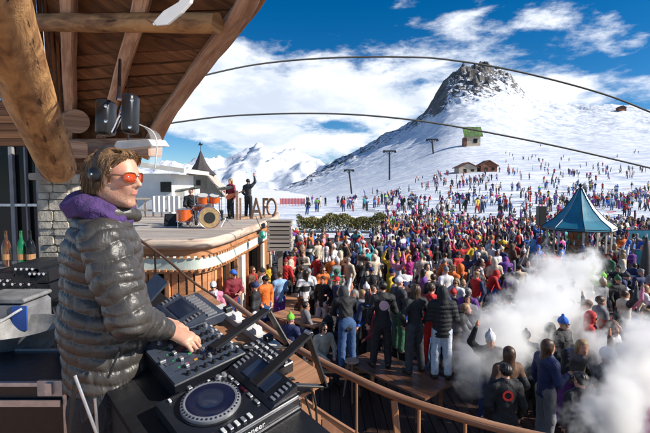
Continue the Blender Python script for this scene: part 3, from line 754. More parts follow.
# wooden terrace rail
rail = thing('terrace_railing', (railp[20].x, railp[20].y, 0), 'curved wooden handrail on slim posts sweeping below the mixing desk', 'railing')
MB().sweep(railp, [(math.cos(-a*math.pi/7)*.036, math.sin(-a*math.pi/7)*.027) for a in range(14)], wob=.015).build('handrail', M['rail'], rail, smooth=True)
for i in (4, 12, 20, 26, 32, 36, 40, 44, 48):
    p = railp[i]; MB().tube([p+Vector((.03, .02, -.02)), p+Vector((.05, .03, -2.9))], .011, 8).build('baluster', M['rail'], rail)
pb = PZ(394, 397, RZ); MB().beam(pb+Vector((0, 0, -.02)), pb+Vector((.10, -.22, -1.2)), .045, .03, up=(0, 1, 0), ch=.006).build('brace', M['ply'], rail)
MB().sweep([p+Vector((.05, .03, -.5)) for p in railp], [(-.012, -.03), (-.012, .03), (.012, .03), (.012, -.03)]).build('lower_rail', M['rail'], rail)
# dark handrail rising behind the DJ
M['spire_dark'] = wood('dark_handrail_wood', (.10, .055, .035), (.05, .03, .02), .5)
hp = arcpts([P(140, 240, 4.6), P(165, 258, 4.9), P(192, 281, 5.3), P(216, 297, 5.9)], 16)
h_ = thing('stair_handrail', (hp[8].x, hp[8].y, 2.7), 'thin dark metal handrail sloping down behind the man at the desk', 'handrail')
MB().tube(hp, .015, 10).build('rod', M['spire_dark'], h_, smooth=True)
for i in (3, 9, 15): MB().tube([hp[i], Vector((hp[i].x, hp[i].y, hp[i].z-1.5))], .012, 8).build('post', M['black_metal'], h_, smooth=True)

# floodlight pair under the roof
fl_ = thing('floodlight', tuple(P(118, 118, 2.7)), 'black twin lamp unit with chrome bracket hanging under the chalet roof', 'lamp')
def pill(c, w, h, dpt, name):
    c = Vector(c); n = 14; pr = []
    for i in range(n):
        a = 2*math.pi*i/n; pr.append((math.copysign(abs(math.cos(a))**.55, math.cos(a))*w/2, math.copysign(abs(math.sin(a))**.55, math.sin(a))*dpt/2))
    tl = Vector((.05, 0, 1)).normalized()
    return MB().sweep([c-tl*h/2, c-tl*h*.46, c-tl*h*.40, c+tl*h*.40, c+tl*h*.46, c+tl*h/2], pr[::-1], (0, 1, 0), scales=[.55, .88, 1, 1, .88, .55]).build(name, M['black_plastic'], fl_, smooth=True)
hA = pill(P(130.5, 114, 2.6), .078, .235, .12, 'housing'); hB = pill(P(106, 118, 2.85), .10, .23, .14, 'housing')
MB().tube(arcpts([P(118, 99, 2.65), P(124, 101, 2.65), P(121, 113, 2.6), P(117, 124, 2.62), P(113, 132, 2.65)], 12), .012, 8).build('bracket', M['chrome'], fl_, smooth=True)
MB().tube([P(118, 99, 2.65), P(119, 92, 2.8), P(120, 60, 3.6)], .012, 8).build('hanger', M['black_metal'], fl_, smooth=True)
for x, y in ((132, 100), (130, 127), (106, 106), (106, 121)): MB().lathe([(0, -.006), (.010, -.004), (.010, .004), (0, .006)], P(x, y, 2.5), 10, (Vector((1, 0, 0)), Vector((0, 0, 1)), Vector((0, -1, 0)))).build('bolt', M['chrome'], fl_)
wh = thing('lamp_tray', tuple(P(130, 148, 2.9)), 'white plastic tray with a curved clear shield hanging behind the man\'s head', 'tray')
MB().prism([P(112, 150, 2.9), P(116, 141, 2.9), P(148, 139, 2.75), P(153, 146, 2.75)], (0.02, .25, .02)).build('tray', M['dirty_white'], wh, bevel=.008)
def thin(name, col, a, rough=.1):
    m, n, b = base_mat(name); co = n.new('ShaderNodeTexCoord').outputs['Object']
    n.l.new(n.mix(n.noise(co, 6), col, tuple(c*.9 for c in col)), b.inputs['Base Color']); b.inputs['Alpha'].default_value = a; b.inputs['Roughness'].default_value = rough; return m
M['clear'] = thin('clear_plastic', (.8, .83, .85), .12)
MB().sweep(arcpts([P(138, 124, 2.8), P(152, 131, 2.8), P(157, 144, 2.8), P(154, 166, 2.8)], 12), [(-.001, -.1), (-.001, .1), (.001, .1), (.001, -.1)], (0, 1, 0)).build('shield', M['clear'], wh, smooth=True)
MB().tube(arcpts([P(138, 124, 2.7), P(152, 131, 2.7), P(157, 144, 2.7), P(155, 168, 2.7)], 12), .004, 6).build('shield_edge', M['dirty_white'], wh, smooth=True)
MB().tube([P(128, 140, 2.9), P(128, 80, 3.9)], .006, 6).build('hanger', M['black_metal'], wh)
pad = thing('roof_paddle', tuple(P(170, 15, 2.6)), 'flat white paddle-shaped blade fixed under the roof boards', 'blade')
MB().prism([P(x, y, 2.75) for x, y in ((153, 22), (156, 26), (166, 25), (181, 13), (190, 3), (192, -8), (188, -14), (178, 2), (163, 11))][::-1], (.01, .03, .01)).build('blade', M['white'], pad, bevel=.004)
MB().tube([P(154, 24, 2.76), P(147, 20, 3.1)], .008, 8).build('arm', M['chrome'], pad)

# overhead cables
for pts, lab in (([(150, 92, 4.6), (190, 79, 5.5), (260, 64, 7), (330, 58, 8), (400, 57, 9), (450, 60, 10), (520, 72, 11), (600, 93, 12), (650, 112, 13), (720, 142, 14)], 'upper black cable arching across the sky from the roof edge'),
                 ([(96, 134, 4.8), (165, 124, 5.5), (230, 116, 7), (300, 113.5, 8), (360, 115, 9), (420, 121, 10), (480, 131, 11), (560, 147, 12), (650, 168, 13), (720, 186, 14)], 'lower black cable crossing in front of the snowy mountain')):
    pp = arcpts([P(*q) for q in pts], 60); mb = MB(); prof = [(math.cos(-a*math.pi/3), math.sin(-a*math.pi/3)) for a in range(6)]
    mb.sweep(pp, prof, scales=[p.y*.0021 for p in pp]); tag(mb.build('overhead_cable', M['dark_rubber'], smooth=True), lab, 'cable')

# ================================================================ stage building
DZ = 3.05
stage = thing('stage_building', (-4.5, 14, 0), 'curved low restaurant building with orange slat walls under a round-log stage deck', 'building')
epx = [(-60, 240), (20, 242), (90, 243), (150, 243), (200, 242.5), (225, 237.5), (243, 231), (258, 225.5), (268, 221.5), (275, 218)]
E = [PZ(x, y, DZ) for x, y in epx]
EC = arcpts(E + [Vector((-2.5, 22.5, DZ))], 160)
ppx = [pix(p)[0] for p in EC]
def off_curve(d):
    out = []
    for i, p in enumerate(EC):
        t = (EC[min(i+1, len(EC)-1)]-EC[max(i-1, 0)]).normalized(); n = Vector((t.y, -t.x, 0)); out.append(p+n*d)
    return out
deck = link('deck', None, stage)
ys = 10.2; k = 0
xmin = -12
# deck boards run across (along X), cut by the curved edge
def edge_x(y):
    c = [p for p in EC]; best = None
    for i in range(len(c)-1):
        a, b = c[i], c[i+1]
        if (a.y-y)*(b.y-y) <= 0 and a.y != b.y:
            x = a.x+(b.x-a.x)*(y-a.y)/(b.y-a.y); best = x if best is None else max(best, x)
    return best
y = min(p.y for p in EC)+.02
while y < 22.4:
    xa, xb = edge_x(y+.01), edge_x(y+.28)
    if xa is None or xb is None: y += .29; continue
    q = [(xmin, y, DZ-.03), (xa, y, DZ-.03), (xb, y+.275, DZ-.03), (xmin, y+.275, DZ-.03)]
    m_ = MB(); m_.prism(q, (0, 0, .03+rnd.uniform(0, .006))); m_.build('plank', M['deck'], deck); y += .29
MB().sweep([p+Vector((0, 0, -.03)) for p in off_curve(.02)], [(math.cos(-a*math.pi/8)*.13, math.sin(-a*math.pi/8)*.13) for a in range(16)], wob=.03).build('edge_log', M['deck_log'], stage, smooth=True)
MB().sweep([p+Vector((0, 0, -.245)) for p in off_curve(-.06)], [(-.03, -.09), (-.03, .09), (.03, .09), (.03, -.09)]).build('fascia_board', M['orange'], stage)
MB().sweep([p+Vector((0, 0, -.53)) for p in off_curve(-.02)], [(-.025, -.15), (-.025, .15), (.025, .15), (.025, -.15)]).build('painted_band', M['green_white'], stage)
MB().sweep([p+Vector((0, 0, -.73)) for p in off_curve(-.08)], [(-.04, -.045), (-.04, .045), (.04, .045), (.04, -.045)]).build('lintel_beam', M['orange'], stage)
# row of little square dentils above and below the band (individually too small)
dn = MB(); cum = 0; nxt = 0; oc = off_curve(0.02)
for i in range(1, len(oc)):
    seg = oc[i]-oc[i-1]; L = seg.length; t = seg.normalized()
    while nxt < cum+L:
        p = oc[i-1]+t*(nxt-cum); n = Vector((t.y, -t.x, 0))
        dn.box(p+Vector((0, 0, -.36)), (.05, .09, .06), ax=(n, t, Vector((0, 0, 1)))); dn.box(p+Vector((0, 0, -.685)), (.05, .09, .05), ax=(n, t, Vector((0, 0, 1)))); nxt += .17
    cum += L
tag(dn.build('dentils', M['orange'], stage), kind='stuff')
# backing wall + slats + openings
bw = MB(); wc = off_curve(-.55)
bw.sweep([p+Vector((0, 0, -1.9)) for p in wc], [(-.03, -1.15), (-.03, 1.15), (.03, 1.15), (.03, -1.15)]).build('inner_wall', M['dark_room'], stage)
wc = off_curve(-.16); cum = 0; nxt = 0; OPEN = [(153, 166), (220, 235), (247, 258)]
for i in range(1, len(wc)):
    seg = wc[i]-wc[i-1]; L = seg.length; t = seg.normalized(); n = Vector((t.y, -t.x, 0))
    while nxt < cum+L:
        p = wc[i-1]+t*(nxt-cum); x_ = pix(p)[0]
        if x_ > 100 and not any(a < x_ < b for a, b in OPEN) and x_ < 268:
            hgt = 2.28
            MB().box(p+n*rnd.uniform(-.01, .015)+Vector((0, 0, -.775-hgt/2)), (.035, .155, hgt), ax=(n, t, Vector((0, 0, 1))), ch=.006).build('slat', M['orange'], stage)
        nxt += .19
    cum += L
def at_px(c, x):
    for i in range(len(c)-1):
        a, b = pix(c[i])[0], pix(c[i+1])[0]
        if a <= x <= b: return c[i].lerp(c[i+1], (x-a)/(b-a)), (c[i+1]-c[i]).normalized()
oc = off_curve(-.1)
for x_, w, m_ in ((240.5, .42, 'plaster'), (261, .30, 'plaster'), (219.5, .09, 'orange'), (235.5, .07, 'orange'), (246, .07, 'orange'), (258.6, .07, 'orange'), (152, .09, 'orange'), (167, .09, 'orange'), (227.5, .05, 'orange')):
    p, t = at_px(oc, x_); n = Vector((t.y, -t.x, 0))
    MB().box(p+n*(.03 if m_ == 'plaster' else 0)+Vector((0, 0, -.775-1.13)), (.12, w, 2.26), ax=(n, t, Vector((0, 0, 1))), ch=.01).build('pillar' if m_ == 'plaster' else 'door_frame', M[m_], stage)
# structures on the deck
rl = thing('stage_railing', (-6, 19.5, DZ), 'grey post-and-rail fence hung with white cloths behind the drum kit', 'railing')
fy = 19.8
for i in range(13):
    x = P(120+i*8.3, 210, fy).x; MB().box((x, fy, DZ+.45), (.06, .06, .9), ch=.006).build('post', M['deck_log'], rl)
for z in (.32, .86): MB().box(((P(118, 210, fy).x+P(222, 210, fy).x)/2, fy-.05, DZ+z), (P(222, 210, fy).x-P(118, 210, fy).x, .04, .08), ch=.006).build('rail', M['deck_log'], rl)
for a, b in ((153, 166), (168, 181)):
    xa, xb = P(a, 210, fy).x, P(b, 210, fy).x; mb = MB()
    pts = [(xa+(xb-xa)*i/8, fy-.11-.025*math.sin(i*2.1), 0) for i in range(9)]
    for i in range(8): mb.poly([(pts[i][0], pts[i][1], DZ+.25), (pts[i+1][0], pts[i+1][1], DZ+.25), (pts[i+1][0], pts[i+1][1], DZ+.98), (pts[i][0], pts[i][1], DZ+.98)])
    mb.build('hanging_cloth', M['white'], rl)
wb = thing('white_building', (-9.5, 25, 0), 'white flat-roofed building with an overhanging slab behind the stage', 'building')
xa = P(118, 200, 24).x; xb = P(172, 200, 24).x
MB().box(((xa+xb)/2, 26, 2.6), (xb-xa, 4, 5.2)).build('wall', M['white'], wb)
MB().prism([P(100, 156, 23.2), P(184, 168.5, 23.2), P(184, 173, 23.2), P(100, 162, 23.2)][::-1], (0, 5, 0)).build('roof_slab', M['plaster'], wb)
MB().box((P(177, 190, 25).x, 26, 2.2), (1.2, 3, 4.3)).build('wall', M['plaster'], wb)
for a, b in ((156, 166),): MB().box(((P(a, 1, 23.9).x+P(b, 1, 23.9).x)/2, 23.97, P(1, 187, 24).z), (.6, .08, .55)).build('window', M['glass_dark'], wb)
ch = thing('chapel', (P(199, 200, 40).x, 41, 0), 'small pale chapel tower with a dark pointed spire and weathercock', 'chapel')
cx = P(198.5, 200, 40).x; tw = 20/FP*40; zt = P(0, 173, 40).z
M['tower'] = mat('beige_tower_render', (.36, .29, .21), .85, .25, 1.5, .4); MB().box((cx, 41, zt/2), (tw, tw, zt)).build('tower', M['tower'], ch)
sp_ = P(0, 150, 41).z; mb = MB(); rs = [(tw*.80, zt-.12), (tw*.52, zt+.35), (tw*.30, zt+.95), (tw*.12, sp_-.5), (.01, sp_)]
mb.lathe(rs, (cx, 41, 0), 8); M['spire'] = mat('spire_shingle', (.07, .055, .055), .6, .4, 6, .5); mb.build('spire', M['spire'], ch)
MB().tube([(cx, 41, sp_-.1), (cx, 41, sp_+.55)], .03, 6).build('rod', M['black_metal'], ch)
MB().prism([(cx-.28, 41, sp_+.45), (cx+.1, 41, sp_+.42), (cx+.28, 41, sp_+.62), (cx+.05, 41, sp_+.55), (cx-.05, 41, sp_+.78), (cx-.15, 41, sp_+.55)], (0, .04, 0)).build('weathercock', M['black_metal'], ch)
MB().prism([(cx+tw/2+.01, 39.6, zt-.25), (cx+tw/2+1.5, 39.6, zt-2.2), (cx+tw/2+.01, 39.6, zt-2.2)][::-1], (0, 2.4, 0)).build('nave_wall', M['tower'], ch)
MB().beam((cx+tw/2, 40.8, zt-.1), (cx+tw/2+1.75, 40.8, zt-2.25), 2.9, .12).build('nave_roof', M['deck'], ch)
for z in (.9,): MB().box((cx, 41-tw/2-.0, zt-z), (.4, .06, .5)).build('window', M['glass_dark'], ch)

# drum kit
def ring_drum(mb, c, ax, r, d, seg=24):
    u = Vector(ax).normalized(); X = u.orthogonal().normalized(); Y = u.cross(X); mb.lathe([(0, -d/2), (r, -d/2), (r, d/2), (0, d/2)], c, seg, (X, Y, u)); return mb
M['drum'] = mat('orange_drum_lacquer', (.72, .13, .02), .25, .15, 5, .02, coat=.6)
M['skinhead'] = mat('drum_head', (.62, .60, .56), .5, .15, 5, .05)
M['brass'] = mat('cymbal_brass', (.55, .38, .14), .3, .25, 12, .1, .95)
M['warm_head'] = mat('amber_drum_head', (.48, .33, .16), .4, .3, 9, .05); KY = 14.6; kc = PZ(198, 228, DZ)
kit = thing('drum_kit', (kc.x, kc.y, DZ), 'bright orange drum kit with brass cymbals on the curved stage deck', 'drum kit')
def drum(name, c, ax, r, d, head=None):
    o = ring_drum(MB(), c, ax, r, d).build(name, M['drum'], kit, smooth=True)
    u = Vector(ax).normalized()
    for sgn in (-1, 1):
        ring_drum(MB(), Vector(c)+u*sgn*(d/2+.006), ax, r*.93, .014).build('drum_head', head if head and sgn == 1 else M['skinhead'], kit, smooth=True)
        X = u.orthogonal().normalized(); Y = u.cross(X); pts = [Vector(c)+u*sgn*(d/2)+(X*math.cos(a)+Y*math.sin(a))*(r+.003) for a in [i*math.pi/12 for i in range(25)]]
        MB().tube(pts, .016, 6, caps=False).build('hoop', M['chrome'], kit, smooth=True)
    return o
b0 = Vector((kc.x, kc.y, DZ))
kf = Vector((.35, -1, 0))
drum('bass_drum', b0+Vector((.38, 0, .36)), kf, .36, .42, M['warm_head']); ring_drum(MB(), b0+Vector((.38, 0, .36))+kf.normalized()*.222, kf, .19, .012).build('port_patch', M['dark_rubber'], kit)
drum('floor_tom', b0+Vector((-.50, .15, .42)), (0, 0, 1), .27, .42)
drum('tom', b0+Vector((.15, .1, .98)), (.1, -.35, 1), .19, .26); drum('tom', b0+Vector((.52, .2, .98)), (.1, -.35, 1), .17, .24)
drum('snare_drum', b0+Vector((-.10, .5, .65)), (0, 0, 1), .19, .16)
for dx_, dy_, hz, r_ in ((-.62, .35, 1.28, .27), (-.25, .55, 1.35, .22), (.85, .4, 1.35, .26), (-.05, .7, .95, .2)):
    c = b0+Vector((dx_, dy_, hz)); ax = Vector((rnd.uniform(-.15, .15), -.25, 1)).normalized(); X = ax.orthogonal().normalized(); Y = ax.cross(X)
    MB().lathe([(0, .03), (.04, .025), (.05, .012), (r_, 0), (r_, -.004), (.04, .008), (0, .02)][::-1], c, 22, (X, Y, ax)).build('cymbal', M['brass'], kit, smooth=True)
    st = MB().tube([c, Vector((c.x, c.y, DZ+.25))], .012, 6)
    for a in (0, 2.1, 4.2): st.tube([Vector((c.x, c.y, DZ+.3)), Vector((c.x+math.cos(a)*.25, c.y+math.sin(a)*.25, DZ+.01))], .01, 6)
    st.build('cymbal_stand', M['chrome'], kit)
for a in (0, 2.1, 4.2):
    MB().tube([b0+Vector((-.5+math.cos(a)*.28, .15+math.sin(a)*.28, .5)), b0+Vector((-.5+math.cos(a)*.3, .15+math.sin(a)*.3, 0))], .01, 6).build('leg', M['chrome'], kit)
mc = thing('microphone_stand', tuple(PZ(222, 222, DZ)), 'thin black microphone stand in front of the guitarist on the stage', 'microphone stand')
q = Vector(mc.location); MB().tube([q, q+Vector((0, 0, 1.3)), q+Vector((-.3, .1, 1.5))], .013, 6).build('pole', M['black_metal'], mc)
for a in (0, 2.1, 4.2): MB().tube([q+Vector((0, 0, .15)), q+Vector((math.cos(a)*.28, math.sin(a)*.28, .01))], .012, 6).build('leg', M['black_metal'], mc)
for x_, lab in ((172, 'low black stage speaker beside the orange drum kit'), (214, 'black guitar amplifier right of the orange drum kit')):
    q = PZ(x_, 226, DZ) if x_ < 200 else PZ(x_, 221, DZ); t_ = thing('stage_monitor', tuple(q), lab, 'speaker')
    MB().prism([q+Vector((-.3, 0, 0)), q+Vector((.3, 0, 0)), q+Vector((.3, .12, .42)), q+Vector((-.3, .12, .42))], (0, .3, 0)).build('cabinet', M['black_plastic'], t_, bevel=.01)
    MB().prism([q+Vector((-.26, -.012, .03)), q+Vector((.26, -.012, .03)), q+Vector((.26, .10, .39)), q+Vector((-.26, .10, .39))], (0, .012, 0)).build('grille', M['dark_rubber'], t_)
# sign letters on the stage edge
M['rust'] = mat('rusty_letter_wood', (.48, .30, .20), .7, .4, 12, .4)
sg = thing('letter_sign', tuple(PZ(258, 222, DZ)), 'row of tall upright rusty letters standing on the stage edge', 'sign')
for ch_, x_, yb, hz, yw in (('L', 243, 219, .98, 0), ('A', 256.5, 219, .98, .25), ('F', 265.5, 217.5, .95, .45), ('O', 271.8, 216.5, .92, .6)):
    q = PZ(x_, yb, DZ); w_ = Matrix.Translation(q) @ Matrix.Rotation(-yw*.8, 4, 'Z') @ Matrix.Rotation(R(90), 4, 'X') @ Matrix.Diagonal((.62, 1, 1, 1))
    textmesh(ch_, hz*1.38, .04, 'letter', M['rust'], w_, sg)
q0, q1 = PZ(240, 220, DZ), PZ(274, 216.5, DZ); MB().beam(q0+Vector((0, .1, .05)), q1+Vector((0, .1, .05)), .06, .08).build('base_rail', M['rust'], sg)
MB().box(PZ(242.5, 220, DZ)+Vector((-.22, 0, .62)), (.10, .10, 1.24), ch=.01).build('post', M['rust'], sg)
# slatted box on a post, green lantern
sb = thing('slatted_box', tuple(P(280, 236, 15.6)), 'grey weathered slatted wooden box on a post at the stage corner', 'box')
c = P(280, 236, 15.6); sb.location.z = 0
for i in range(7): MB().box((c.x, c.y-.32+.02*(i % 2), c.z-.45+i*.15), (.84, .03, .11), ch=.006).build('slat', M['deck'], sb)
for i in range(7): MB().box((c.x+.42, c.y, c.z-.45+i*.15), (.03, .62, .11), ch=.006).build('slat', M['deck'], sb)
for dx_, dy_ in ((-.4, -.29), (.4, -.29), (.4, .29), (-.4, .29)): MB().box((c.x+dx_, c.y+dy_, c.z), (.05, .05, 1.08)).build('corner_post', M['deck'], sb)
MB().box((c.x, c.y, c.z), (.7, .5, .98)).build('lining', M['dark_room'], sb); MB().box((c.x, c.y, c.z+.56), (.92, .7, .05), ch=.01).build('lid', M['deck'], sb)
MB().box((c.x, c.y, (c.z-.5)/2), (.14, .14, c.z-.5)).build('post', M['deck'], sb)
ln = thing('lantern', tuple(P(262.5, 235, 13.9)), 'round green lantern hanging from the stage corner', 'lantern')
M['teal'] = mat('green_lantern_glass', (.05, .42, .30), .2, .2, 4, .05)
MB().lathe([(0, -.13), (.08, -.11), (.13, 0), (.08, .11), (0, .13)], P(262.5, 235, 13.9), 16).build('globe', M['teal'], ln, smooth=True)
MB().tube([P(262.5, 235, 13.9)+Vector((0, 0, .1)), P(262.5, 235, 13.9)+Vector((-.25, .2, .6))], .012, 6).build('hook', M['black_metal'], ln)

# ================================================================ kiosk
M['tent_blue'] = mat('blue_roof_canvas', (.02, .22, .33), .55, .25, 2.5, .15)
M['tent_white'] = mat('white_roof_canvas', (.72, .72, .72), .6, .1, 3, .15)
M['warm'] = mat('warm_bar_wood', (.40, .20, .08), .6, .4, 6, .3)
kx, ky = PZ(577, 276, 0).xy; KR = 1.62
kio = thing('kiosk', (kx, ky, 0), 'round bar kiosk with a pointed blue and white canvas roof and a ball on top', 'kiosk')
kp = [(KR+.02, 2.40), (KR, 2.50), (1.14, 2.86), (.72, 3.32), (.38, 3.85), (.14, 4.30), (.03, 4.42)]
for j in range(8):
    a0 = R(-157.5+j*45); a1 = a0+R(45); mb = MB(); n = 5
    for i in range(len(kp)-1):
        for q in range(n):
            f = lambda rr, t: (kx+rr*math.cos(a0)*(1-t)+rr*math.cos(a1)*t, ky+rr*math.sin(a0)*(1-t)+rr*math.sin(a1)*t)
            (r0, h0), (r1, h1) = kp[i], kp[i+1]; sag = lambda t, h: h-.03*math.sin(math.pi*t)
            A = f(r0, q/n); B = f(r0, (q+1)/n); C_ = f(r1, (q+1)/n); D_ = f(r1, q/n)
            mb.poly([(*A, sag(q/n, h0)), (*B, sag((q+1)/n, h0)), (*C_, sag((q+1)/n, h1)), (*D_, sag(q/n, h1))])
    mb.build('roof_panel', M['tent_white'] if j == 2 else M['tent_blue'], kio)
    MB().tube([(kx+r*math.cos(a0), ky+r*math.sin(a0), h+.012) for r, h in kp], .018, 6).build('roof_rib', M['black_metal'] if j % 2 else M['alu'], kio)
    pa = (kx+KR*.86*math.cos(a0), ky+KR*.86*math.sin(a0)); MB().box((*pa, 1.22), (.07, .07, 2.44), ch=.008).build('post', M['plaster'], kio)
    pm = [(kx+.86*KR*math.cos(a), ky+.86*KR*math.sin(a)) for a in (a0, a1)]
    MB().beam((*pm[0], 1.08), (*pm[1], 1.08), .22, .05, ch=.01).build('counter_top', M['warm'], kio)
    MB().beam((*pm[0], .54), (*pm[1], .54), .05, 1.02).build('counter_panel', M['warm'] if j % 2 else M['white'], kio)
    pe = [(kx+KR*math.cos(a), ky+KR*math.sin(a)) for a in (a0, a1)]
    MB().beam((*pe[0], 2.40), (*pe[1], 2.40), .02, .13).build('valance', M['black_metal'], kio)
MB().lathe([(0, 0), (.03, 0), (.03, .05), (.07, .09), (.09, .15), (.07, .21), (.02, .25), (0, .25)], (kx, ky, 4.38), 14).build('finial_ball', M['black_metal'], kio, smooth=True)
MB().lathe([(.42, 0), (.42, 2.2), (.0, 2.2)], (kx, ky, .02), 12).build('centre_cabinet', M['warm'], kio)
for i in range(26):
    a = i*.95; r_ = .46+.0*i; zz_ = 1.25+.33*(i % 3); MB().lathe([(.032, 0), (.036, .12), (.034, .16), (.012, .2), (.012, .26), (0, .26)], (kx+r_*math.cos(a), ky+r_*math.sin(a), zz_), 8).build('bottle', rnd.choice([M['teal'], M['warm'], M['white'], M['drum']]), kio)
for z_ in (1.23, 1.56, 1.89): MB().lathe([(.42, 0), (.54, 0), (.54, .02), (.42, .02)], (kx, ky, z_), 16).build('shelf', M['warm'], kio)
tl = thing('tall_speaker', tuple(PZ(539.5, 262, 0)), 'tall black loudspeaker on a pole left of the kiosk roof', 'speaker')
q = Vector(tl.location); MB().box(q+Vector((0, 0, 2.75)), (.42, .4, 1.15), ch=.03).build('cabinet', M['black_plastic'], tl); MB().tube([q, q+Vector((0, 0, 2.2))], .03, 8).build('pole', M['black_metal'], tl)
MB().box(q+Vector((0, -.21, 2.75)), (.36, .012, 1.05)).build('grille', M['dark_rubber'], tl)
for a in (0, 2.1, 4.2): MB().tube([q+Vector((0, 0, .7)), q+Vector((math.cos(a)*.5, math.sin(a)*.5, .02))], .02, 6).build('leg', M['black_metal'], tl)
# huts
def hut(px, py, wpx, hpx, roofm, wallm, lab, name='mountain_hut', snow=.0, rz=.0):
    g_ = ground_hit(px, py); Y = g_.y; w = wpx/FP*Y; h = hpx/FP*Y; t_ = thing(name, (g_.x, g_.y, g_.z-.3), lab, 'hut')
    x, y_, z = g_.x, g_.y, g_.z-.3; dd = w*.8; hw = h*.58
    MB().box((x, y_+dd/2, z+hw/2), (w*.9, dd, hw)).build('wall', M[wallm], t_)
    MB().prism([(x-w*.45, y_, z+hw), (x+w*.45, y_, z+hw), (x, y_, z+h*.95)], (0, dd, 0)).build('gable', M[wallm], t_)
    for sg_ in (-1, 1):
        a = Vector((x, y_-dd*.08, z+h*1.0)); b = Vector((x+sg_*w*.54, y_-dd*.08, z+hw-.05*h)); MB().prism([a, b, b+Vector((0, 0, .07*h)), a+Vector((0, 0, .07*h))][::-sg_], (0, dd*1.16, 0)).build('roof', M[roofm], t_)
    MB().box((x-w*.15, y_-.02, z+hw*.42), (w*.16, .06, hw*.72)).build('door', M['black_metal'], t_); MB().box((x+w*.22, y_-.02, z+hw*.55), (w*.15, .06, hw*.35)).build('window', M['glass_dark'], t_)
    return t_
M['pale_hut'] = mat('pale_hut_wall', (.50, .40, .30), .8, .25, .5, .2)
M['green_roof'] = mat('green_sheet_roof', (.09, .20, .03), .7, .25, .35, .3, col2=(.03, .07, .02))
hut(468, 173, 20, 11, 'hut', 'pale_hut', 'low pale hut left of the brown hut on the ski slope'); hut(489, 172, 18, 12, 'hut', 'hut', 'dark red-brown hut on the ski slope under the mountain')
g_ = ground_hit(473, 146); Y = g_.y; t_ = thing('green_roofed_hut', (g_.x, Y, g_.z-.5), 'tall hut with a steep bright green roof, alone on the slope', 'hut'); k_ = Y/FP
MB().box((g_.x, Y+4*k_, g_.z-.5+5*k_), (14*k_, 9*k_, 11*k_)).build('wall', M['pale_hut'], t_)
for i in range(6): MB().prism([(g_.x+(-9.5+i*3.17)*k_, Y-2*k_, g_.z+9.6*k_-.5), (g_.x+(-9.5+i*3.17+3.05)*k_, Y-2*k_, g_.z+9.6*k_-.5), (g_.x+(-9.5+i*3.17+3.05)*k_, Y+5*k_, g_.z+19*k_), (g_.x+(-9.5+i*3.17)*k_, Y+5*k_, g_.z+19*k_)], (0, .6*k_, .6*k_)).build('roof_sheet', M['green_roof'], t_)
MB().box((g_.x-8*k_, Y+2*k_, g_.z+4*k_), (3*k_, 5*k_, 8*k_)).build('side_shed', M['hut'], t_); MB().box((g_.x+2*k_, Y-.6*k_, g_.z+5*k_), (4*k_, .5*k_, 4*k_)).build('window', M['glass_dark'], t_)
# lift pylons
for px_, pyb, pyt, wd, lean, lab in ((352, 194, 170, 10, -3, 'leftmost dark ski-lift pylon on the blue-shaded slope'), (389.5, 180, 151, 13, 0, 'tallest dark ski-lift pylon, in the middle of the slope'), (433.5, 154, 139.5, 12, -1.5, 'highest-standing ski-lift pylon near the ridge, under the lower cable')):
    g_ = ground_hit(px_, pyb); Y = g_.y; k_ = Y/FP; t_ = thing('lift_pylon', tuple(g_), lab, 'pylon', 'ski-lift pylons'); top = P(px_+lean, pyt, Y)
    MB().tube([g_-Vector((0, 0, 1)), top], .8*k_, 8).build('mast', M['black_metal'], t_)
    MB().box(top, (wd*k_, 1.2*k_, 1.3*k_)).build('crossarm', M['black_metal'], t_)
    for sg_ in (-1, 1):
        MB().box(top+Vector((sg_*wd*.43*k_, 0, -1.1*k_)), (2.2*k_, 2*k_, 1.2*k_)).build('wheel_train', M['black_metal'], t_); MB().beam(top+Vector((sg_*wd*.3*k_, 0, 0)), top-Vector((-lean*.0, 0, 4*k_)), .5*k_, .5*k_).build('strut', M['black_metal'], t_)
g_ = ground_hit(621, 111); k_ = g_.y/FP; t_ = thing('summit_station', tuple(g_), 'tiny dark lift station on the far ridge at the right', 'station')
MB().box((g_.x, g_.y, g_.z+1.2*k_), (7*k_, 5*k_, 3.4*k_)).build('building', M['hut'], t_); MB().prism([(g_.x-4.3*k_, g_.y-3*k_, g_.z+2.9*k_), (g_.x+4.3*k_, g_.y-3*k_, g_.z+2.9*k_), (g_.x, g_.y-3*k_, g_.z+5*k_)], (0, 6*k_, 0)).build('roof', M['black_metal'], t_)
# pink safety banner
M['pink'] = thin('pink_banner', (.78, .25, .30), .8, .8)
t_ = thing('banner_fence', tuple(ground_hit(292, 206)), 'long pink banner fence at the far left edge of the snow', 'fence'); q = Vector(t_.location)
for i in range(9): x = q.x+(-12+i*3.1)*q.y/FP; MB().box((x, q.y, q.z+.9), (.08, .08, 2.0)).build('post', M['drum'], t_)
for i in range(8):
    x = q.x+(-12+i*3.1)*q.y/FP; w_ = 3.0*q.y/FP; MB().prism([(x+.04, q.y, q.z+.4), (x+w_, q.y, q.z+.4), (x+w_, q.y, q.z+1.75), (x+.04, q.y, q.z+1.75)], (0, .03, 0)).build('banner', M['pink'], t_)
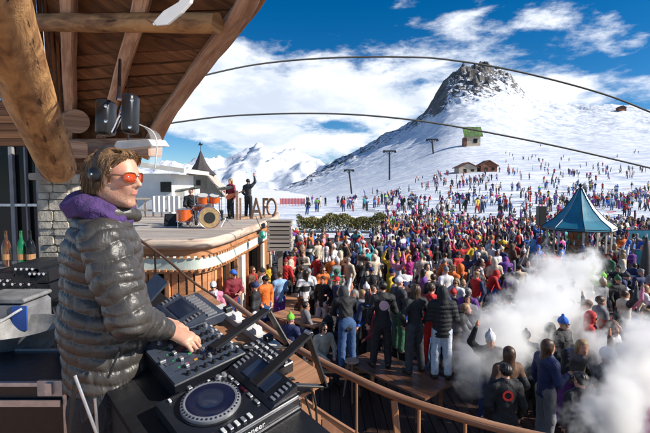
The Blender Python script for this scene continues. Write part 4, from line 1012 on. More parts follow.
# hedge
rs_ = np.random.RandomState(3)
hd = thing('hedge', tuple(PZ(338, 229, 0)), 'low yellow-green leafy hedge behind the crowd at the edge of the snow', 'hedge')
hx0, hx1, hyy = PZ(299, 229, 0).x, PZ(382, 229, 0).x, hd.location.y-2.0
def scatter(n, pfn, sz, name, m, par):
    """leaf-sized quads"""
    c = np.array([pfn() for _ in range(n)]); a = rs_.normal(size=(n, 3)); a /= np.linalg.norm(a, axis=1)[:, None]; b = np.cross(a, rs_.normal(size=(n, 3))); b /= np.linalg.norm(b, axis=1)[:, None]
    s_ = sz*rs_.uniform(.6, 1.3, (n, 1)); V = np.stack([c-a*s_, c+b*s_*.45, c+a*s_, c-b*s_*.45], 1).reshape(-1, 3)-np.array(par.location)
    F = np.arange(n*4).reshape(n, 4); me = mk(name, V, F, m, rs_.randint(0, len(m), n), False); return link(name, me, par)
def hpt():
    x = rs_.uniform(hx0, hx1); t = rs_.uniform(0, 1); return (x+rs_.normal()*.1, hyy+rs_.normal()*.45, (1.55+.25*math.sin(x*1.3)+.15*math.sin(x*3.7))*t**.6)
tag(scatter(7000, hpt, .12, 'leaves', [M['leaf'], M['leaf2'], M['leaf']], hd), kind='stuff')
for i in range(24): x = hx0+(hx1-hx0)*(i+.5)/24; MB().tube([(x, hyy, 0), (x+rnd.uniform(-.1, .1), hyy, .5), (x+rnd.uniform(-.3, .3), hyy+.1, 1.05)], .03, 6).build('stem', M['stem'], hd)

# ================================================================ terrace furniture
tb = thing('beer_table', (1.35, 8.2, 0), 'long dark wet wooden table with three people standing on it', 'table')
A = PZ(345, 362, .75); B = PZ(425, 400, .75); C_ = PZ(455, 383, .75); D_ = A+(C_-B)
al = (B-A).normalized(); ac = (C_-B).normalized(); WT = (C_-B).length
for i in range(6):
    o0 = A+ac*(WT*i/6+.004); o1 = A+ac*(WT*(i+1)/6-.004); L = (B-A).length
    m_ = MB().beam(o0.lerp(o1, .5)+Vector((0, 0, -.0)), o0.lerp(o1, .5)+al*L, (o1-o0).length, .045, ch=.005); m_.build('plank', M['table'], tb)
for s0 in (.12, .88):
    for w_ in (.12, .88):
        q = A+al*((B-A).length*s0)+ac*(WT*w_); MB().box((q.x, q.y, .36), (.08, .08, .70), ch=.006).build('leg', M['table'], tb)
    q = A+al*((B-A).length*s0)+ac*(WT*.5); MB().beam(q-ac*WT*.45+Vector((0, 0, -.06)), q+ac*WT*.45+Vector((0, 0, -.06)), .08, .07).build('cross_bar', M['table'], tb)
st_ = thing('round_stool', tuple(PZ(352, 371, 0)), 'round pale stool top at the near end of the dark wooden table', 'stool'); q = PZ(352, 361, .82); st_.location = (q.x, q.y, 0)
MB().lathe([(.0, 0), (.14, 0), (.155, .02), (.14, .045), (0, .045)], (q.x, q.y, .80), 24).build('seat', M['rafter'], st_, smooth=True)
for a in (.5, 2.6, 4.7): MB().tube([(q.x+.08*math.cos(a), q.y+.08*math.sin(a), .8), (q.x+.2*math.cos(a), q.y+.2*math.sin(a), 0)], .018, 8).build('leg', M['rail'], st_)
TABLES = []
def picnic(px, py, L, ang, lab, h=.75):
    q = PZ(px, py, h); t_ = thing('picnic_table', (q.x, q.y, 0), lab, 'table'); d_ = Vector((math.cos(ang), math.sin(ang), 0)); n_ = Vector((-d_.y, d_.x, 0)); q = Vector((q.x, q.y, 0))
    for i in range(4): c = q+n_*(-.3+.2*i)+Vector((0, 0, h)); MB().beam(c-d_*L/2, c+d_*L/2, .19, .04, ch=.004).build('plank', M['rail'], t_)
    for sg_ in (-1, 1):
        c = q+n_*sg_*.68+Vector((0, 0, .44)); MB().beam(c-d_*L/2, c+d_*L/2, .24, .04, ch=.004).build('bench', M['rail'], t_)
        for e_ in (-.38, .38): MB().beam(q+d_*L*e_+n_*sg_*.6+Vector((0, 0, 0)), q+d_*L*e_+n_*sg_*.18+Vector((0, 0, h-.02)), .06, .08).build('leg', M['rail'], t_)
    TABLES.append((q.x, q.y, L/2+.35)); return t_
picnic(497, 322, 1.9, .1, 'wooden picnic table at the left edge of the smoke'); picnic(300, 318, 1.8, -.7, 'wooden picnic table just beyond the handrail'); picnic(365, 258, 1.9, .5, 'wooden picnic table in the middle of the crowd')
picnic(448, 262, 1.8, -.3, 'wooden picnic table crowded by standing people, left of the kiosk')
rt = thing('round_table', tuple(PZ(625, 292, 0)), 'round white table right of the kiosk covered with cups', 'table'); q = PZ(625, 277, .95); rt.location = (q.x, q.y, 0)
MB().lathe([(0, 0), (.95, 0), (.97, .02), (.95, .05), (0, .05)], (q.x, q.y, .92), 28).build('table_top', M['dirty_white'], rt, smooth=True)
MB().lathe([(.35, 0), (.3, .04), (.05, .08), (.05, .92)], (q.x, q.y, 0), 14).build('leg', M['black_metal'], rt)
TABLES.append((q.x, q.y, 1.0))
for i in range(12):
    a = i*2.4; r_ = .25+.055*i; c = (q.x+r_*math.cos(a), q.y+r_*math.sin(a), .972)
    o = MB().lathe([(.035, 0), (.045, .12), (.04, .12), (.03, .01), (0, .01)], c, 10).build('cup', [M['white'], M['warm'], M['teal']][i % 3]); tag(o, 'small drinking cup on the round white table right of the kiosk', 'cup', 'cups on the round white table')
um = thing('closed_parasol', tuple(PZ(643, 316, 0)), 'closed dark grey parasol standing upright by the right edge of the crowd', 'parasol'); q = Vector(um.location)
MB().lathe([(.05, 1.0), (.17, 1.05), (.19, 1.4), (.13, 2.2), (.05, 2.65), (.02, 2.75), (0, 2.75)], q, 12).build('canopy', M['spire'], um, smooth=True); MB().tube([q, q+Vector((0, 0, 2.85))], .025, 8).build('pole', M['alu'], um); MB().box(q+Vector((0, 0, .05)), (.5, .5, .1), ch=.02).build('base', M['black_metal'], um)
TABLES.append((q.x, q.y, .3))
bd = thing('notice_board', tuple(PZ(640, 262, 0)), 'blue and white board standing behind the crowd at the right edge', 'board'); c = P(640, 240, 25.5); bd.location = (c.x, c.y, 0)
MB().box(c, (1.7, .06, 1.25), ch=.01).build('frame', M['black_metal'], bd); MB().box(c+Vector((0, -.045, .28)), (1.6, .02, .58)).build('blue_panel', M['tent_blue'], bd); MB().box(c+Vector((0, -.045, -.3)), (1.6, .02, .54)).build('white_panel', M['white'], bd)
for s_ in (-.75, .75): MB().box((c.x+s_, c.y+.06, (c.z+.5)/2), (.07, .05, c.z+.5)).build('post', M['black_metal'], bd)
TABLES += [(kx, ky, 2.1), (c.x, c.y, .9)]
# ================================================================ desk and DJ gear
DO = P(213, 400, 1.5); ST = math.tan(R(13.0))
DN = Vector((0, -math.sin(R(13)), math.cos(R(13))))
def D(px, py, lift=0.):
    r = ray(px, py); o = Vector((0, 0, H)); n = DN; p = o+r*((DO+n*lift-o).dot(n)/r.dot(n)); return p
A0 = D(225, 440); A1 = D(325, 380)
VV = (A1-A0).normalized(); UU = DN.cross(VV).normalized()
if UU.y < 0: UU = -UU
WW = DN
OV = A0-VV*.10
def G(u, v, w=0.): return OV+UU*u+VV*v+WW*w
AX = (UU, VV, WW)
desk = thing('mixing_desk', tuple(Vector((G(.5, .2).x, G(.5, .2).y, 2.72))), 'black sloping desk that carries the players and the mixer', 'desk')
MB().box(G(.62, .16, -.075), (1.75, .50, .035), ax=AX, ch=.004).build('desk_top', M['black_plastic'], desk)
c0, c1 = G(-.24, -.085, -.09), G(1.48, -.085, -.09)
MB().prism([c0, c1, Vector((c1.x, c1.y, 2.72)), Vector((c0.x, c0.y, 2.72))], (.012, .012, 0)).build('front_panel', M['dark_rubber'], desk)
for u, v in ((-.22, .38), (1.45, .38), (.6, .38)):
    q = G(u, v, -.09); MB().box((q.x, q.y, (q.z+2.72)/2), (.05, .05, q.z-2.72)).build('leg', M['black_metal'], desk)
M['btn_green'] = mat('green_button', (.04, .35, .10), .4, .1, 10, 0); M['btn_amber'] = mat('amber_button', (.6, .28, .03), .4, .1, 10, 0); M['btn_red'] = mat('red_button', (.55, .03, .03), .4, .1, 10, 0)
M['panel'] = mat('dark_blue_grey_panel', (.012, .014, .02), .32, .3, 18, .04); M['silver'] = mat('silver_plastic', (.42, .42, .44), .35, .2, 30, .08, .6)
M['panel_grey'] = mat('grey_player_panel', (.055, .07, .10), .35, .25, 18, .04)
def knob(par, p, r=.009, h=.014, m='black_plastic'):
    MB().lathe([(r*1.15, 0), (r*1.15, h*.3), (r*.8, h*.4), (r*.72, h), (0, h)], p, 10, AX).build('knob', M[m], par, smooth=True)
def player(u0, lab, panel):
    t = thing('media_player', tuple(G(u0+.16, .2, -.055)), lab, 'player', 'disc players on the desk')
    MB().box(G(u0+.16, .205, -.028), (.316, .405, .054), ax=AX, ch=.005).build('body', M[panel], t, bevel=.002)
    # rising rear section with the display
    a, b = G(u0+.01, .285, 0), G(u0+.31, .285, 0)
    MB().prism([G(u0+.008, .285, .001), G(u0+.008, .405, .001), G(u0+.008, .405, .040), G(u0+.008, .300, .012)], UU*.30).build('display_housing', M[panel], t, bevel=.002)
    nrm = (G(0, .405, .040)-G(0, .300, .012)).normalized(); up = UU.cross(nrm).normalized(); up = up if up.z > 0 else -up
    c = G(u0+.16, .3525, .0262)+up*.002; MB().box(c, (.155, .082, .004), ax=(UU, nrm, up)).build('display', M['screen'], t)
    for i in range(5):
        MB().box(G(u0+.035, .3525, .0262)+nrm*(-.04+.019*i)+up*.003, (.022, .009, .005), ax=(UU, nrm, up)).build('button', M['silver'], t)
        MB().box(G(u0+.285, .3525, .0262)+nrm*(-.04+.019*i)+up*.003, (.022, .009, .005), ax=(UU, nrm, up)).build('button', M['silver'], t)
    # jog wheel
    jc = G(u0+.18, .148, 0)
    jw = MB().lathe([(.104, 0), (.106, .006), (.104, .016), (.092, .021), (.086, .019)], jc, 56, AX).build('jog_wheel', M['silver'], t, smooth=True)
    dm = MB()
    for i in range(40):
        a = 2*math.pi*i/40; dm.lathe([(.0038, 0), (.0038, .003), (0, .004)], jc+UU*math.cos(a)*.0975+VV*math.sin(a)*.0975+WW*.0175, 7, AX)
    tag(dm.build('dimples', M['black_plastic'], jw), kind='stuff')
    MB().lathe([(.086, .012), (.086, .0195), (.05, .0205), (.045, .020)], jc, 56, AX).build('platter', M['jog_top'], t, smooth=True)
    MB().lathe([(.045, .0205), (.030, .0215), (0, .0215)], jc, 36, AX).build('centre_display', M['screen'], t, smooth=True)
    MB().lathe([(.112, 0), (.112, .003), (.106, .004)], jc, 48, AX).build('trim_ring', M['black_plastic'], t)
    for v, m_ in ((.03, 'btn_amber'), (.072, 'btn_green')):
        MB().lathe([(.017, 0), (.017, .006), (.012, .008), (0, .008)], G(u0+.034, v, 0), 16, AX).build('play_button' if m_ == 'btn_green' else 'cue_button', M['silver'], t, smooth=True)
        MB().lathe([(.0185, 0), (.0185, .004), (.017, .004)], G(u0+.034, v, 0), 16, AX).build('button_ring', M[m_], t)
    for i, v in enumerate((.115, .14, .165, .19, .215)):
        MB().box(G(u0+.034, v, .003), (.026, .011, .006), ax=AX, ch=.001).build('button', M['silver' if i % 2 else 'dirty_white'], t)
    for i in range(5): MB().box(G(u0+.075+i*.045, .272, .003), (.026, .010, .006), ax=AX, ch=.001).build('button', M['silver' if i != 2 else 'btn_red'], t)
    for v in (.235, .26): knob(t, G(u0+.285, v, 0), .011, .014, 'silver')
    # tempo slider
    MB().box(G(u0+.296, .11, .001), (.010, .13, .003), ax=AX).build('slider_slot', M['dark_rubber'], t)
    MB().box(G(u0+.296, .125, .008), (.020, .012, .014), ax=AX, ch=.002).build('slider', M['silver'], t)
    for v in (.045, .245, .2): MB().box(G(u0+.29, v, .003), (.016, .008, .006), ax=AX).build('button', M['dirty_white'], t)
    MB().box(G(u0+.16, .2, -.058), (.28, .37, .006), ax=AX).build('foot', M['dark_rubber'], t)
    return t
p1 = player(0.0, 'black disc player nearest the camera with a large blue-black wheel', 'panel')
p2 = player(.70, 'grey-blue disc player furthest along the desk, beyond the man\'s hand', 'panel_grey')
# maker's name along the side that faces the camera
def txt_on(par, s, size, o, ux, uy, m, nm='lettering'):
    n = ux.cross(uy); mw = Matrix(((ux.x, uy.x, n.x, o.x), (ux.y, uy.y, n.y, o.y), (ux.z, uy.z, n.z, o.z), (0, 0, 0, 1)))
    return textmesh(s, size, .0006, nm, m, mw, par, 'LEFT')
MB().box(G(-.002, .205, -.050), (.005, .405, .004), ax=AX).build('side_strip', M['silver'], p1); MB().box(G(-.002, .205, -.004), (.005, .405, .004), ax=AX).build('side_strip', M['silver'], p1)
txt_on(p1, 'Pioneer', .031, G(-.0012, .155, -.039), VV, WW, M['white'])
# mixer
def GM(u, v, w=0.): return G(u, .08+v*.8, w)
mx = thing('mixer', tuple(GM(.5, .2, -.05)), 'black mixer full of small knobs and faders between the two players', 'mixer')
U0 = .335
MB().box(GM(U0+.17, .2, -.02), (.335, .31, .075), ax=AX, ch=.006).build('body', M['panel'], mx, bevel=.002)
MB().box(GM(U0+.17, .2, .0185), (.325, .30, .002), ax=AX).build('face_plate', M['panel_grey'], mx)
for ci in range(4):
    uu = U0+.075+ci*.055
    for ri in range(6): knob(mx, GM(uu, .36-ri*.031, .0195), .0085, .015, 'silver' if (ri == 0 or ri == 4) else 'black_plastic')
    MB().box(GM(uu, .105, .0197), (.005, .085, .002), ax=AX).build('fader_slot', M['dark_rubber'], mx)
    MB().box(GM(uu, .08+.045*rnd.random(), .0265), (.022, .012, .014), ax=AX, ch=.002).build('fader', M['silver'], mx)
    MB().box(GM(uu+.02, .17, .021), (.008, .014, .003), ax=AX).build('button', M[('btn_amber', 'btn_green', 'btn_red', 'dirty_white')[ci]], mx)
    for q in range(5): MB().box(GM(uu+.018, .08+q*.012, .0205), (.004, .007, .002), ax=AX).build('level_light', M['btn_green' if q < 4 else 'btn_red'], mx)
for ri in range(7): knob(mx, GM(U0+.028, .36-ri*.045, .0195), .0085, .015); knob(mx, GM(U0+.302, .36-ri*.045, .0195), .010, .015, 'silver' if ri % 3 == 0 else 'black_plastic')
MB().box(GM(U0+.17, .035, .0197), (.085, .005, .002), ax=AX).build('crossfader_slot', M['dark_rubber'], mx); MB().box(GM(U0+.16, .035, .0265), (.012, .022, .014), ax=AX, ch=.002).build('crossfader', M['silver'], mx)
for i in range(6): MB().box(GM(U0+.06+i*.045, .385, .0195), (.014, .008, .004), ax=AX).build('button', M['dirty_white'], mx)
# effects box behind the mixer
fx = thing('effects_unit', tuple(G(.42, .52, -.05)), 'small black control box with rows of pale buttons behind the mixer', 'controller')
MB().box(G(.30, .465, -.03), (.24, .11, .05), ax=AX, ch=.004).build('body', M['panel'], fx)
for i in range(7):
    for j in range(3): MB().box(G(.20+i*.033, .435+j*.03, -.003), (.018, .012, .006), ax=AX).build('button', M['silver' if (i+j) % 3 else 'dirty_white'], fx)
fx2 = thing('far_controller', tuple(G(.9, .5, -.05)), 'flat grey-blue box with a lid at the far end of the desk', 'controller')
MB().box(G(.88, .465, -.03), (.30, .11, .05), ax=AX, ch=.004).build('body', M['panel_grey'], fx2)
for i in range(9): MB().box(G(.76+i*.03, .465, -.002), (.016, .05, .006), ax=AX).build('key', M['silver'], fx2)
MB().box(G(1.2, .30, -.02), (.16, .26, .012), ax=(UU, (VV*.8+WW*.6).normalized(), (WW*.8-VV*.6).normalized()), ch=.003).build('raised_lid', M['panel_grey'], fx2)
# laptop stands
def bar(mb, a, b, w, h, up): mb.beam(a, b, w, h, up=up, ch=.002); return mb
for (lx, ly), (ux, uy, uY), (bx, by), lab in (((213, 348), (268, 309, 1.93), (289, 347), 'black folding laptop stand over the mixer, the farther of two'), ((254, 384), (308, 334, 1.66), (325, 386), 'black folding laptop stand over the near player, the closer of two')):
    lo = D(lx, ly, .045); up_ = P(ux, uy, uY); ba = D(bx, by, -.05)
    t = thing('laptop_stand', tuple(ba), lab, 'stand', 'laptop stands on the desk')
    dd_ = (up_-lo).normalized(); sdv = Vector((dd_.y, -dd_.x, 0)).normalized()
    MB().beam(lo, up_+dd_*.01, .050, .012, up=(0, 0, 1), ch=.002).build('arm', M['alu'] if False else M['black_metal'], t)
    MB().beam(up_-WW*.006, ba, .044, .009, up=tuple(dd_), ch=.002).build('leg', M['black_metal'], t)
    MB().beam(lo+WW*.014-dd_*.004, lo-WW*.002-dd_*.004, .032, .006, up=tuple(dd_)).build('lip', M['black_metal'], t)
    MB().beam(ba, ba+(lo-ba).normalized()*.22-WW*.0, .026, .008, ch=.002).build('foot', M['black_metal'], t)
    MB().lathe([(.012, -.02), (.012, .02), (0, .02)], up_, 12, (dd_, Vector((0, 0, 1)), sdv)).build('hinge', M['chrome'], t)
# things to the right of the players
ps = thing('power_strip', tuple(G(.3, .62, -.05)), 'white power strip with plugs behind the laptop stands', 'power strip')
MB().box(G(.62, .565, -.055), (.52, .05, .035), ax=AX, ch=.006).build('body', M['dirty_white'], ps)
for i in range(5): MB().box(G(.42+i*.09, .565, -.025), (.035, .034, .03), ax=AX, ch=.005).build('plug', M['white' if i % 2 else 'black_plastic'], ps)
MB().box(G(.62, .52, -.085), (1.1, .20, .02), ax=AX).build('shelf', M['rail'], desk)
for i, (u, ex, ey) in enumerate(((.06, -.02, 2.05), (.12, .12, 2.15), (.17, .02, 2.4), (.22, .2, 2.3), (.28, .10, 2.6), (.38, -.1, 2.75), (.5, -.05, 2.9))):
    s = G(u, .42, -.035); m1 = G(u, .47, -.055); m2 = G(u-.01, .53, -.16); e = Vector((ex, ey, 2.73)); mid_ = (m2+e)/2+Vector((.06*math.sin(i*2.), -.05, -.30)); mid_.z = max(mid_.z, 2.76)
    e2 = e+Vector((.25*math.cos(i*1.9), -.28, 0)); e3 = e2+Vector((.22*math.sin(i*2.3), -.22, 0))
    tag(MB().tube(arcpts([s, m1, m2, mid_, e, e2, e3], 60), .0048, 8).build('cable', M['dark_rubber'], smooth=True), 'black cable drooping off the desk onto the brown floor', 'cable', 'black cables hanging off the mixing desk')
pl = thing('round_drum_lid', tuple(P(272, 436, 1.9)), 'pale round disc lying below the near disc player at the bottom edge', 'disc')
q = P(272, 437, 1.95); pl.location = q; MB().lathe([(.155, 0), (.16, .008), (.15, .014), (.12, .010), (0, .010)], q, 36).build('disc', M['dirty_white'], pl, smooth=True); MB().lathe([(.03, .011), (.028, .018), (0, .018)], q, 16).build('label_disc', M['warm'], pl)
MB().box((q.x+.02, q.y, (q.z+2.72)/2-.01), (.26, .26, q.z-2.72-.02), ch=.01).build('box_below', M['black_plastic'], pl)

# stage clutter at lower left
def case(c, d, lab, nm='flight_case'):
    c = Vector(c); t = thing(nm, (c.x, c.y, c.z-d[2]/2), lab, 'case'); MB().box(c, (d[0]-.02, d[1]-.02, d[2]-.02)).build('panel_box', M['black_plastic'], t)
    for sx in (-1, 1):
        for sy in (-1, 1): MB().box(c+Vector((sx*(d[0]/2-.012), sy*(d[1]/2-.012), 0)), (.018, .018, d[2]), ch=.004).build('edge_trim', M['alu'], t)
        for sz in (-1, 1):
            MB().box(c+Vector((0, sx*(d[1]/2-.010), sz*(d[2]/2-.010))), (d[0]-.03, .017, .017), ch=.003).build('edge_trim', M['alu'], t); MB().box(c+Vector((sx*(d[0]/2-.010), 0, sz*(d[2]/2-.010))), (.017, d[1]-.03, .017), ch=.003).build('edge_trim', M['alu'], t)
    for sx in (-1, 1):
        for sz in (-1, 1): MB().lathe([(0, -.018), (.022, -.01), (.024, 0), (.022, .01), (0, .018)], c+Vector((sx*(d[0]/2-.01), -d[1]/2+.01, sz*(d[2]/2-.01))), 10).build('corner', M['chrome'], t, smooth=True)
    return t
zt = H-.86; ca = case((-1.72, 2.06, zt-.18), (1.15, .42, .36), 'black flight case with bright metal edges and a butterfly latch')
q = P(50, 388, 1.84); MB().box((q.x, 1.843, zt-.02), (.11, .012, .07), ch=.003).build('latch_plate', M['silver'], ca); MB().box((q.x, 1.833, zt-.02), (.03, .014, .055), ch=.003).build('latch', M['alu'], ca); MB().box((-1.72, 1.846, zt-.09), (1.1, .012, .03)).build('lid_trim', M['alu'], ca)
case((-1.70, 2.1, zt-.36-.24), (1.2, .5, .46), 'large black flight case underneath the one with the latch')
M['tub_grey'] = mat('scuffed_tub_plastic', (.24, .24, .24), .5, .5, 7, .2); tbx = thing('white_tub', (-1.86, 2.42, zt), 'low white plastic tub on the floor case behind the jacket', 'tub')
MB().lathe([(.17, 0), (.235, .14), (.245, .14), (.235, .125), (.16, .012), (0, .012)], P(18, 350, 2.42), 26).build('bowl', M['tub_grey'], tbx, smooth=True)
z_ = P(18, 350, 2.42).z-.01; MB().box((-1.9, 2.62, (z_+2.72)/2), (1.5, .62, z_-2.72), ch=.01).build('stand', M['black_plastic'], tbx)
cb = thing('cool_box', (-1.95, 2.75, z_), 'white and blue plastic cool box behind the white tub', 'cool box')
M['grey_plastic'] = mat('grey_plastic', (.20, .20, .21), .45, .4, 6, .1); c = P(14, 312, 2.72); MB().box(c, (.32, .26, .16), ch=.02).build('body', M['grey_plastic'], cb, bevel=.006); M['blue_plastic'] = mat('blue_plastic', (.02, .08, .35), .35, .2, 5, .05); MB().box(c+Vector((0, 0, .105)), (.33, .27, .03), ch=.01).build('lid', M['tub_grey'], cb, bevel=.005); MB().box(c+Vector((.13, -.132, .0)), (.09, .012, .15)).build('blue_side', M['blue_plastic'], cb)
MB().tube(arcpts([c+Vector((-.15, -.14, .06)), c+Vector((0, -.19, -.02)), c+Vector((.15, -.14, .06))], 10), .008, 7).build('handle', M['dirty_white'], cb)
bar_ = thing('bar_shelf', (-2.6, 3.7, 2.72), 'cluttered dark shelf below the left window', 'shelf')
bz = P(20, 266, 3.8).z; MB().box((-3.0, 3.85, bz-.02), (1.7, .4, .04), ch=.004).build('shelf_top', M['alu'], bar_); MB().box((-3.0, 3.87, (bz-.05+2.72)/2), (1.65, .3, bz-.05-2.72)).build('cabinet', M['black_plastic'], bar_)
bot = [(0, 0), (.036, .002), (.038, .15), (.03, .19), (.013, .22), (.012, .28), (.015, .285), (0, .29)]
M['amber_glass'] = glassy('amber_bottle_glass', (.10, .035, .008), .08); M['bottle_green'] = glassy('green_bottle_glass', (.01, .16, .05), .08)
for x_, m_, lab in ((22, 'bottle_green', 'green glass bottle on the cluttered shelf below the window'), (31, 'glass_dark', 'dark bottle on the shelf right of the green bottle'), (7, 'amber_glass', 'amber bottle on the shelf at the left edge')):
    b_ = thing('bottle', (P(x_, 260, 3.8).x, 3.8, bz), lab, 'bottle'); MB().lathe([(r, h*1.1) for r, h in bot], b_.location, 14).build('glass', M[m_], b_, smooth=True); MB().lathe([(.0385, .06), (.0385, .11), (.038, .11)], b_.location, 14).build('paper_label', M['grey_plastic'] if False else M['warm'], b_)
for i, (x_, y_, s_) in enumerate(((40, 268, .12), (52, 272, .10), (14, 280, .16), (33, 284, .18), (50, 288, .13), (4, 290, .15))):
    c = P(x_, y_, 3.2); t = thing('black_amplifier', tuple(c), ('small black amplifier with silver knobs, ' + ('top of the heap by the stone pillar', 'against the foot of the stone pillar', 'under the shelf', 'in the middle of the heap behind the jacket', 'touching the jacket', 'at the left edge of the heap')[i]), 'amplifier')
    MB().box(c, (s_*1.5, .3, s_), ch=.01).build('cabinet', M['black_plastic'], t)
    for k in range(4): MB().lathe([(.012, 0), (.010, .02), (0, .02)], c+Vector((-s_*.5+k*s_*.33, -.151, s_*.2)), 8, (Vector((1, 0, 0)), Vector((0, 0, 1)), Vector((0, -1, 0)))).build('knob', M['chrome'], t)
    MB().box(c+Vector((0, -.152, -s_*.15)), (s_*1.2, .006, s_*.4)).build('grille', M['dark_rubber'], t)
MB().box((-2.4, 3.3, (2.72+P(30, 296, 3.2).z)/2), (1.6, .5, P(30, 296, 3.2).z-2.72)).build('lower_cabinet', M['black_plastic'], bar_)
sl_ = thing('folding_stool', tuple(P(85, 420, 1.45)), 'folding stand with slim chrome tube legs in front of the jacket hem', 'stool')
q = P(84, 384, 1.42); sl_.location = (q.x, q.y, 2.72)
MB().tube([q+Vector((-.03, 0, .03)), P(99, 440, 1.42), P(120, 520, 1.42)], .0055, 8).build('leg', M['alu'], sl_, smooth=True); MB().tube([P(95, 398, 1.46), P(98, 440, 1.46), P(100, 520, 1.46)], .005, 8).build('leg', M['alu'], sl_, smooth=True); MB().tube([P(75, 384, 1.5), P(60, 520, 1.5)], .008, 8).build('leg', M['black_metal'], sl_, smooth=True)

# ================================================================ the DJ
dj = thing('person', (-.86, 1.80, 2.72), 'man in red sunglasses, purple hood and shiny grey quilted jacket working the mixer', 'person')
HC_ = P(117.5, 177.5, 1.72); yaw = R(-14); fx_ = Vector((math.cos(yaw), math.sin(yaw), 0)); tilt = R(-3)
fx_ = Vector((fx_.x*math.cos(tilt), fx_.y*math.cos(tilt), math.sin(tilt))); sx_ = Vector((-math.sin(yaw), math.cos(yaw), 0)); ux_ = fx_.cross(sx_)
HS = .90
def hp_(f, s, u): return tuple(HC_+(fx_*f+sx_*s+ux_*u)*HS)
RM = np.array([[fx_.x, sx_.x, ux_.x], [fx_.y, sx_.y, ux_.y], [fx_.z, sx_.z, ux_.z]])
B = Field()
def e_(f, s, u, r, k=.02): B.ell(hp_(f, s, u), tuple(q*HS for q in r), k, RM)
def c_(a, b, ra, rb, k=.015): B.cap(hp_(*a), hp_(*b), ra*HS, rb*HS, k)
e_(-.012, 0, .035, (.098, .074, .086)); e_(.030, 0, -.018, (.057, .052, .084), .03)
for s in (-1, 1):
    c_((-.018, s*.045, -.048), (.050, s*.016, -.104), .021, .016, .03); e_(.054, s*.038, -.018, (.024, .022, .022), .02); c_((.072, s*.034, .020), (.083, s*.010, .018), .011, .011, .015)
    e_(-.004, s*.074, -.004, (.017, .009, .031), .006); e_(-.006, s*.080, .006, (.013, .006, .020), .004); c_((.100, s*.010, -.030), (.098, s*.012, -.032), .0075, .0075, .006)
    e_(.074, s*.031, .000, (.010, .014, .010), .006)
c_((.067, -.008, -.112), (.067, .008, -.112), .0165, .0165, .02); e_(.066, 0, -.05, (.026, .028, .038), .02)
c_((.088, 0, .010), (.113, 0, -.026), .0085, .0110, .009); e_(.088, 0, -.0535, (.010, .020, .0065), .005); e_(.086, 0, -.0665, (.011, .018, .007), .005)
B.cap(hp_(-.025, 0, -.07), P(106, 222, 1.78), .058, .062, .04)
# trunk
TA, TB_ = P(112, 392, 1.80), P(104, 262, 1.80)
SR, SL = P(101, 243, 1.60), P(104, 243, 2.00); ER, WR = P(129, 318, 1.57), P(180, 334, 1.79); EL_, WL = P(140, 322, 2.02), P(172, 331, 1.98)
B.cap(TA, TB_, .108, .112, .05, ((0, 1, 0), .85)).cap(SR, SL, .06, .06, .06)
B.cap(SR, ER, .058, .045, .03).cap(ER, WR, .045, .029, .02).cap(SL, EL_, .055, .045, .03).cap(EL_, WL, .045, .029, .02)
def bighand(F, w, tgt, side, sc=1.):
    """palm towards the desk, fingers bent down on the knobs"""
    w = Vector(w); d = (Vector(tgt)-w).normalized(); sd = d.cross(WW).normalized(); dn = -WW
    pb = w+d*.085*sc
    F.cap(w, pb, .027*sc, .031*sc, .02, (tuple(dn), 1.5)).cap(w+d*.03+sd*.012, pb+sd*.022, .02, .019, .02, (tuple(dn), 1.3)).cap(w+d*.03-sd*.012, pb-sd*.022, .02, .019, .02, (tuple(dn), 1.3))
    for o, L, c in ((-.030, .066, .9), (-.010, .078, .75), (.011, .074, .7), (.031, .058, .85)):
        b = pb+sd*o*sc; m1 = b+(d*.85+dn*.25*c+sd*o*4).normalized()*L*.48*sc; m2 = m1+(d*.5+dn*.8*c).normalized()*L*.34*sc; m3 = m2+(d*.15+dn).normalized()*L*.26*sc
        F.cap(b, m1, .0098*sc, .0092*sc, .005).cap(m1, m2, .0092*sc, .0085*sc, .004).cap(m2, m3, .0085*sc, .007*sc, .004)
    t0 = w+d*.028+sd*side*.024; t1 = t0+(d*.6+sd*side*.7+dn*.35).normalized()*.038; t2 = t1+(d*.85+dn*.5+sd*side*.1).normalized()*.032
    F.cap(t0, t1, .0145, .0115, .010).cap(t1, t2, .0115, .009, .005)
tgtR = D(214, 344, .035); tgtL = D(196, 336, .05)
# wrist above the mixer
WR = D(169, 331, .085)
B.p[-3] = ('c', sub(ER), sub(WR), .045, .029, .02, None)
bighand(B, WR, D(194, 341, .05), -1, 1.0); WL = D(160, 322, .07); B.cap(WL, WL, .03, .03, .02); bighand(B, WL, D(186, 333, .04), -1, 1.0)
# legs
for y_ in (1.70, 1.92):
    kn = Vector((-.86, y_, 3.22)); hp2 = Vector((-.90, y_, 3.62)); an = Vector((-.90, y_, 2.81)); B.cap(hp2, kn, .085, .058, .05).cap(kn, an, .056, .04, .04).cap(an, an+Vector((.17, 0, -.045)), .04, .032, .03)
Dg, ax_ = B.grid(.0042); V, F_ = nets(Dg, ax_); V = relax(V, F_, 2, .4)
c = V[F_].mean(1); rel = (c-np.array(HC_))@RM
lip = (rel[:, 0] > .078) & (np.abs(rel[:, 1]) < .021) & (rel[:, 2] < -.048) & (rel[:, 2] > -.073)
M['lip'] = skinmat('lip_skin', (.52, .22, .17), (.46, .18, .14))
M['djskin'] = skinmat('dj_skin', (.60, .34, .23), (.55, .24, .16))
n_ = NT(M['djskin'].node_tree); b_ = n_.n['Principled BSDF']; src = b_.inputs['Base Color'].links[0].from_socket; co_ = n_.new('ShaderNodeTexCoord').outputs['Object']
a1 = n_.new('ShaderNodeAttribute', attribute_name='beard').outputs['Fac']; a2 = n_.new('ShaderNodeAttribute', attribute_name='flush').outputs['Fac']
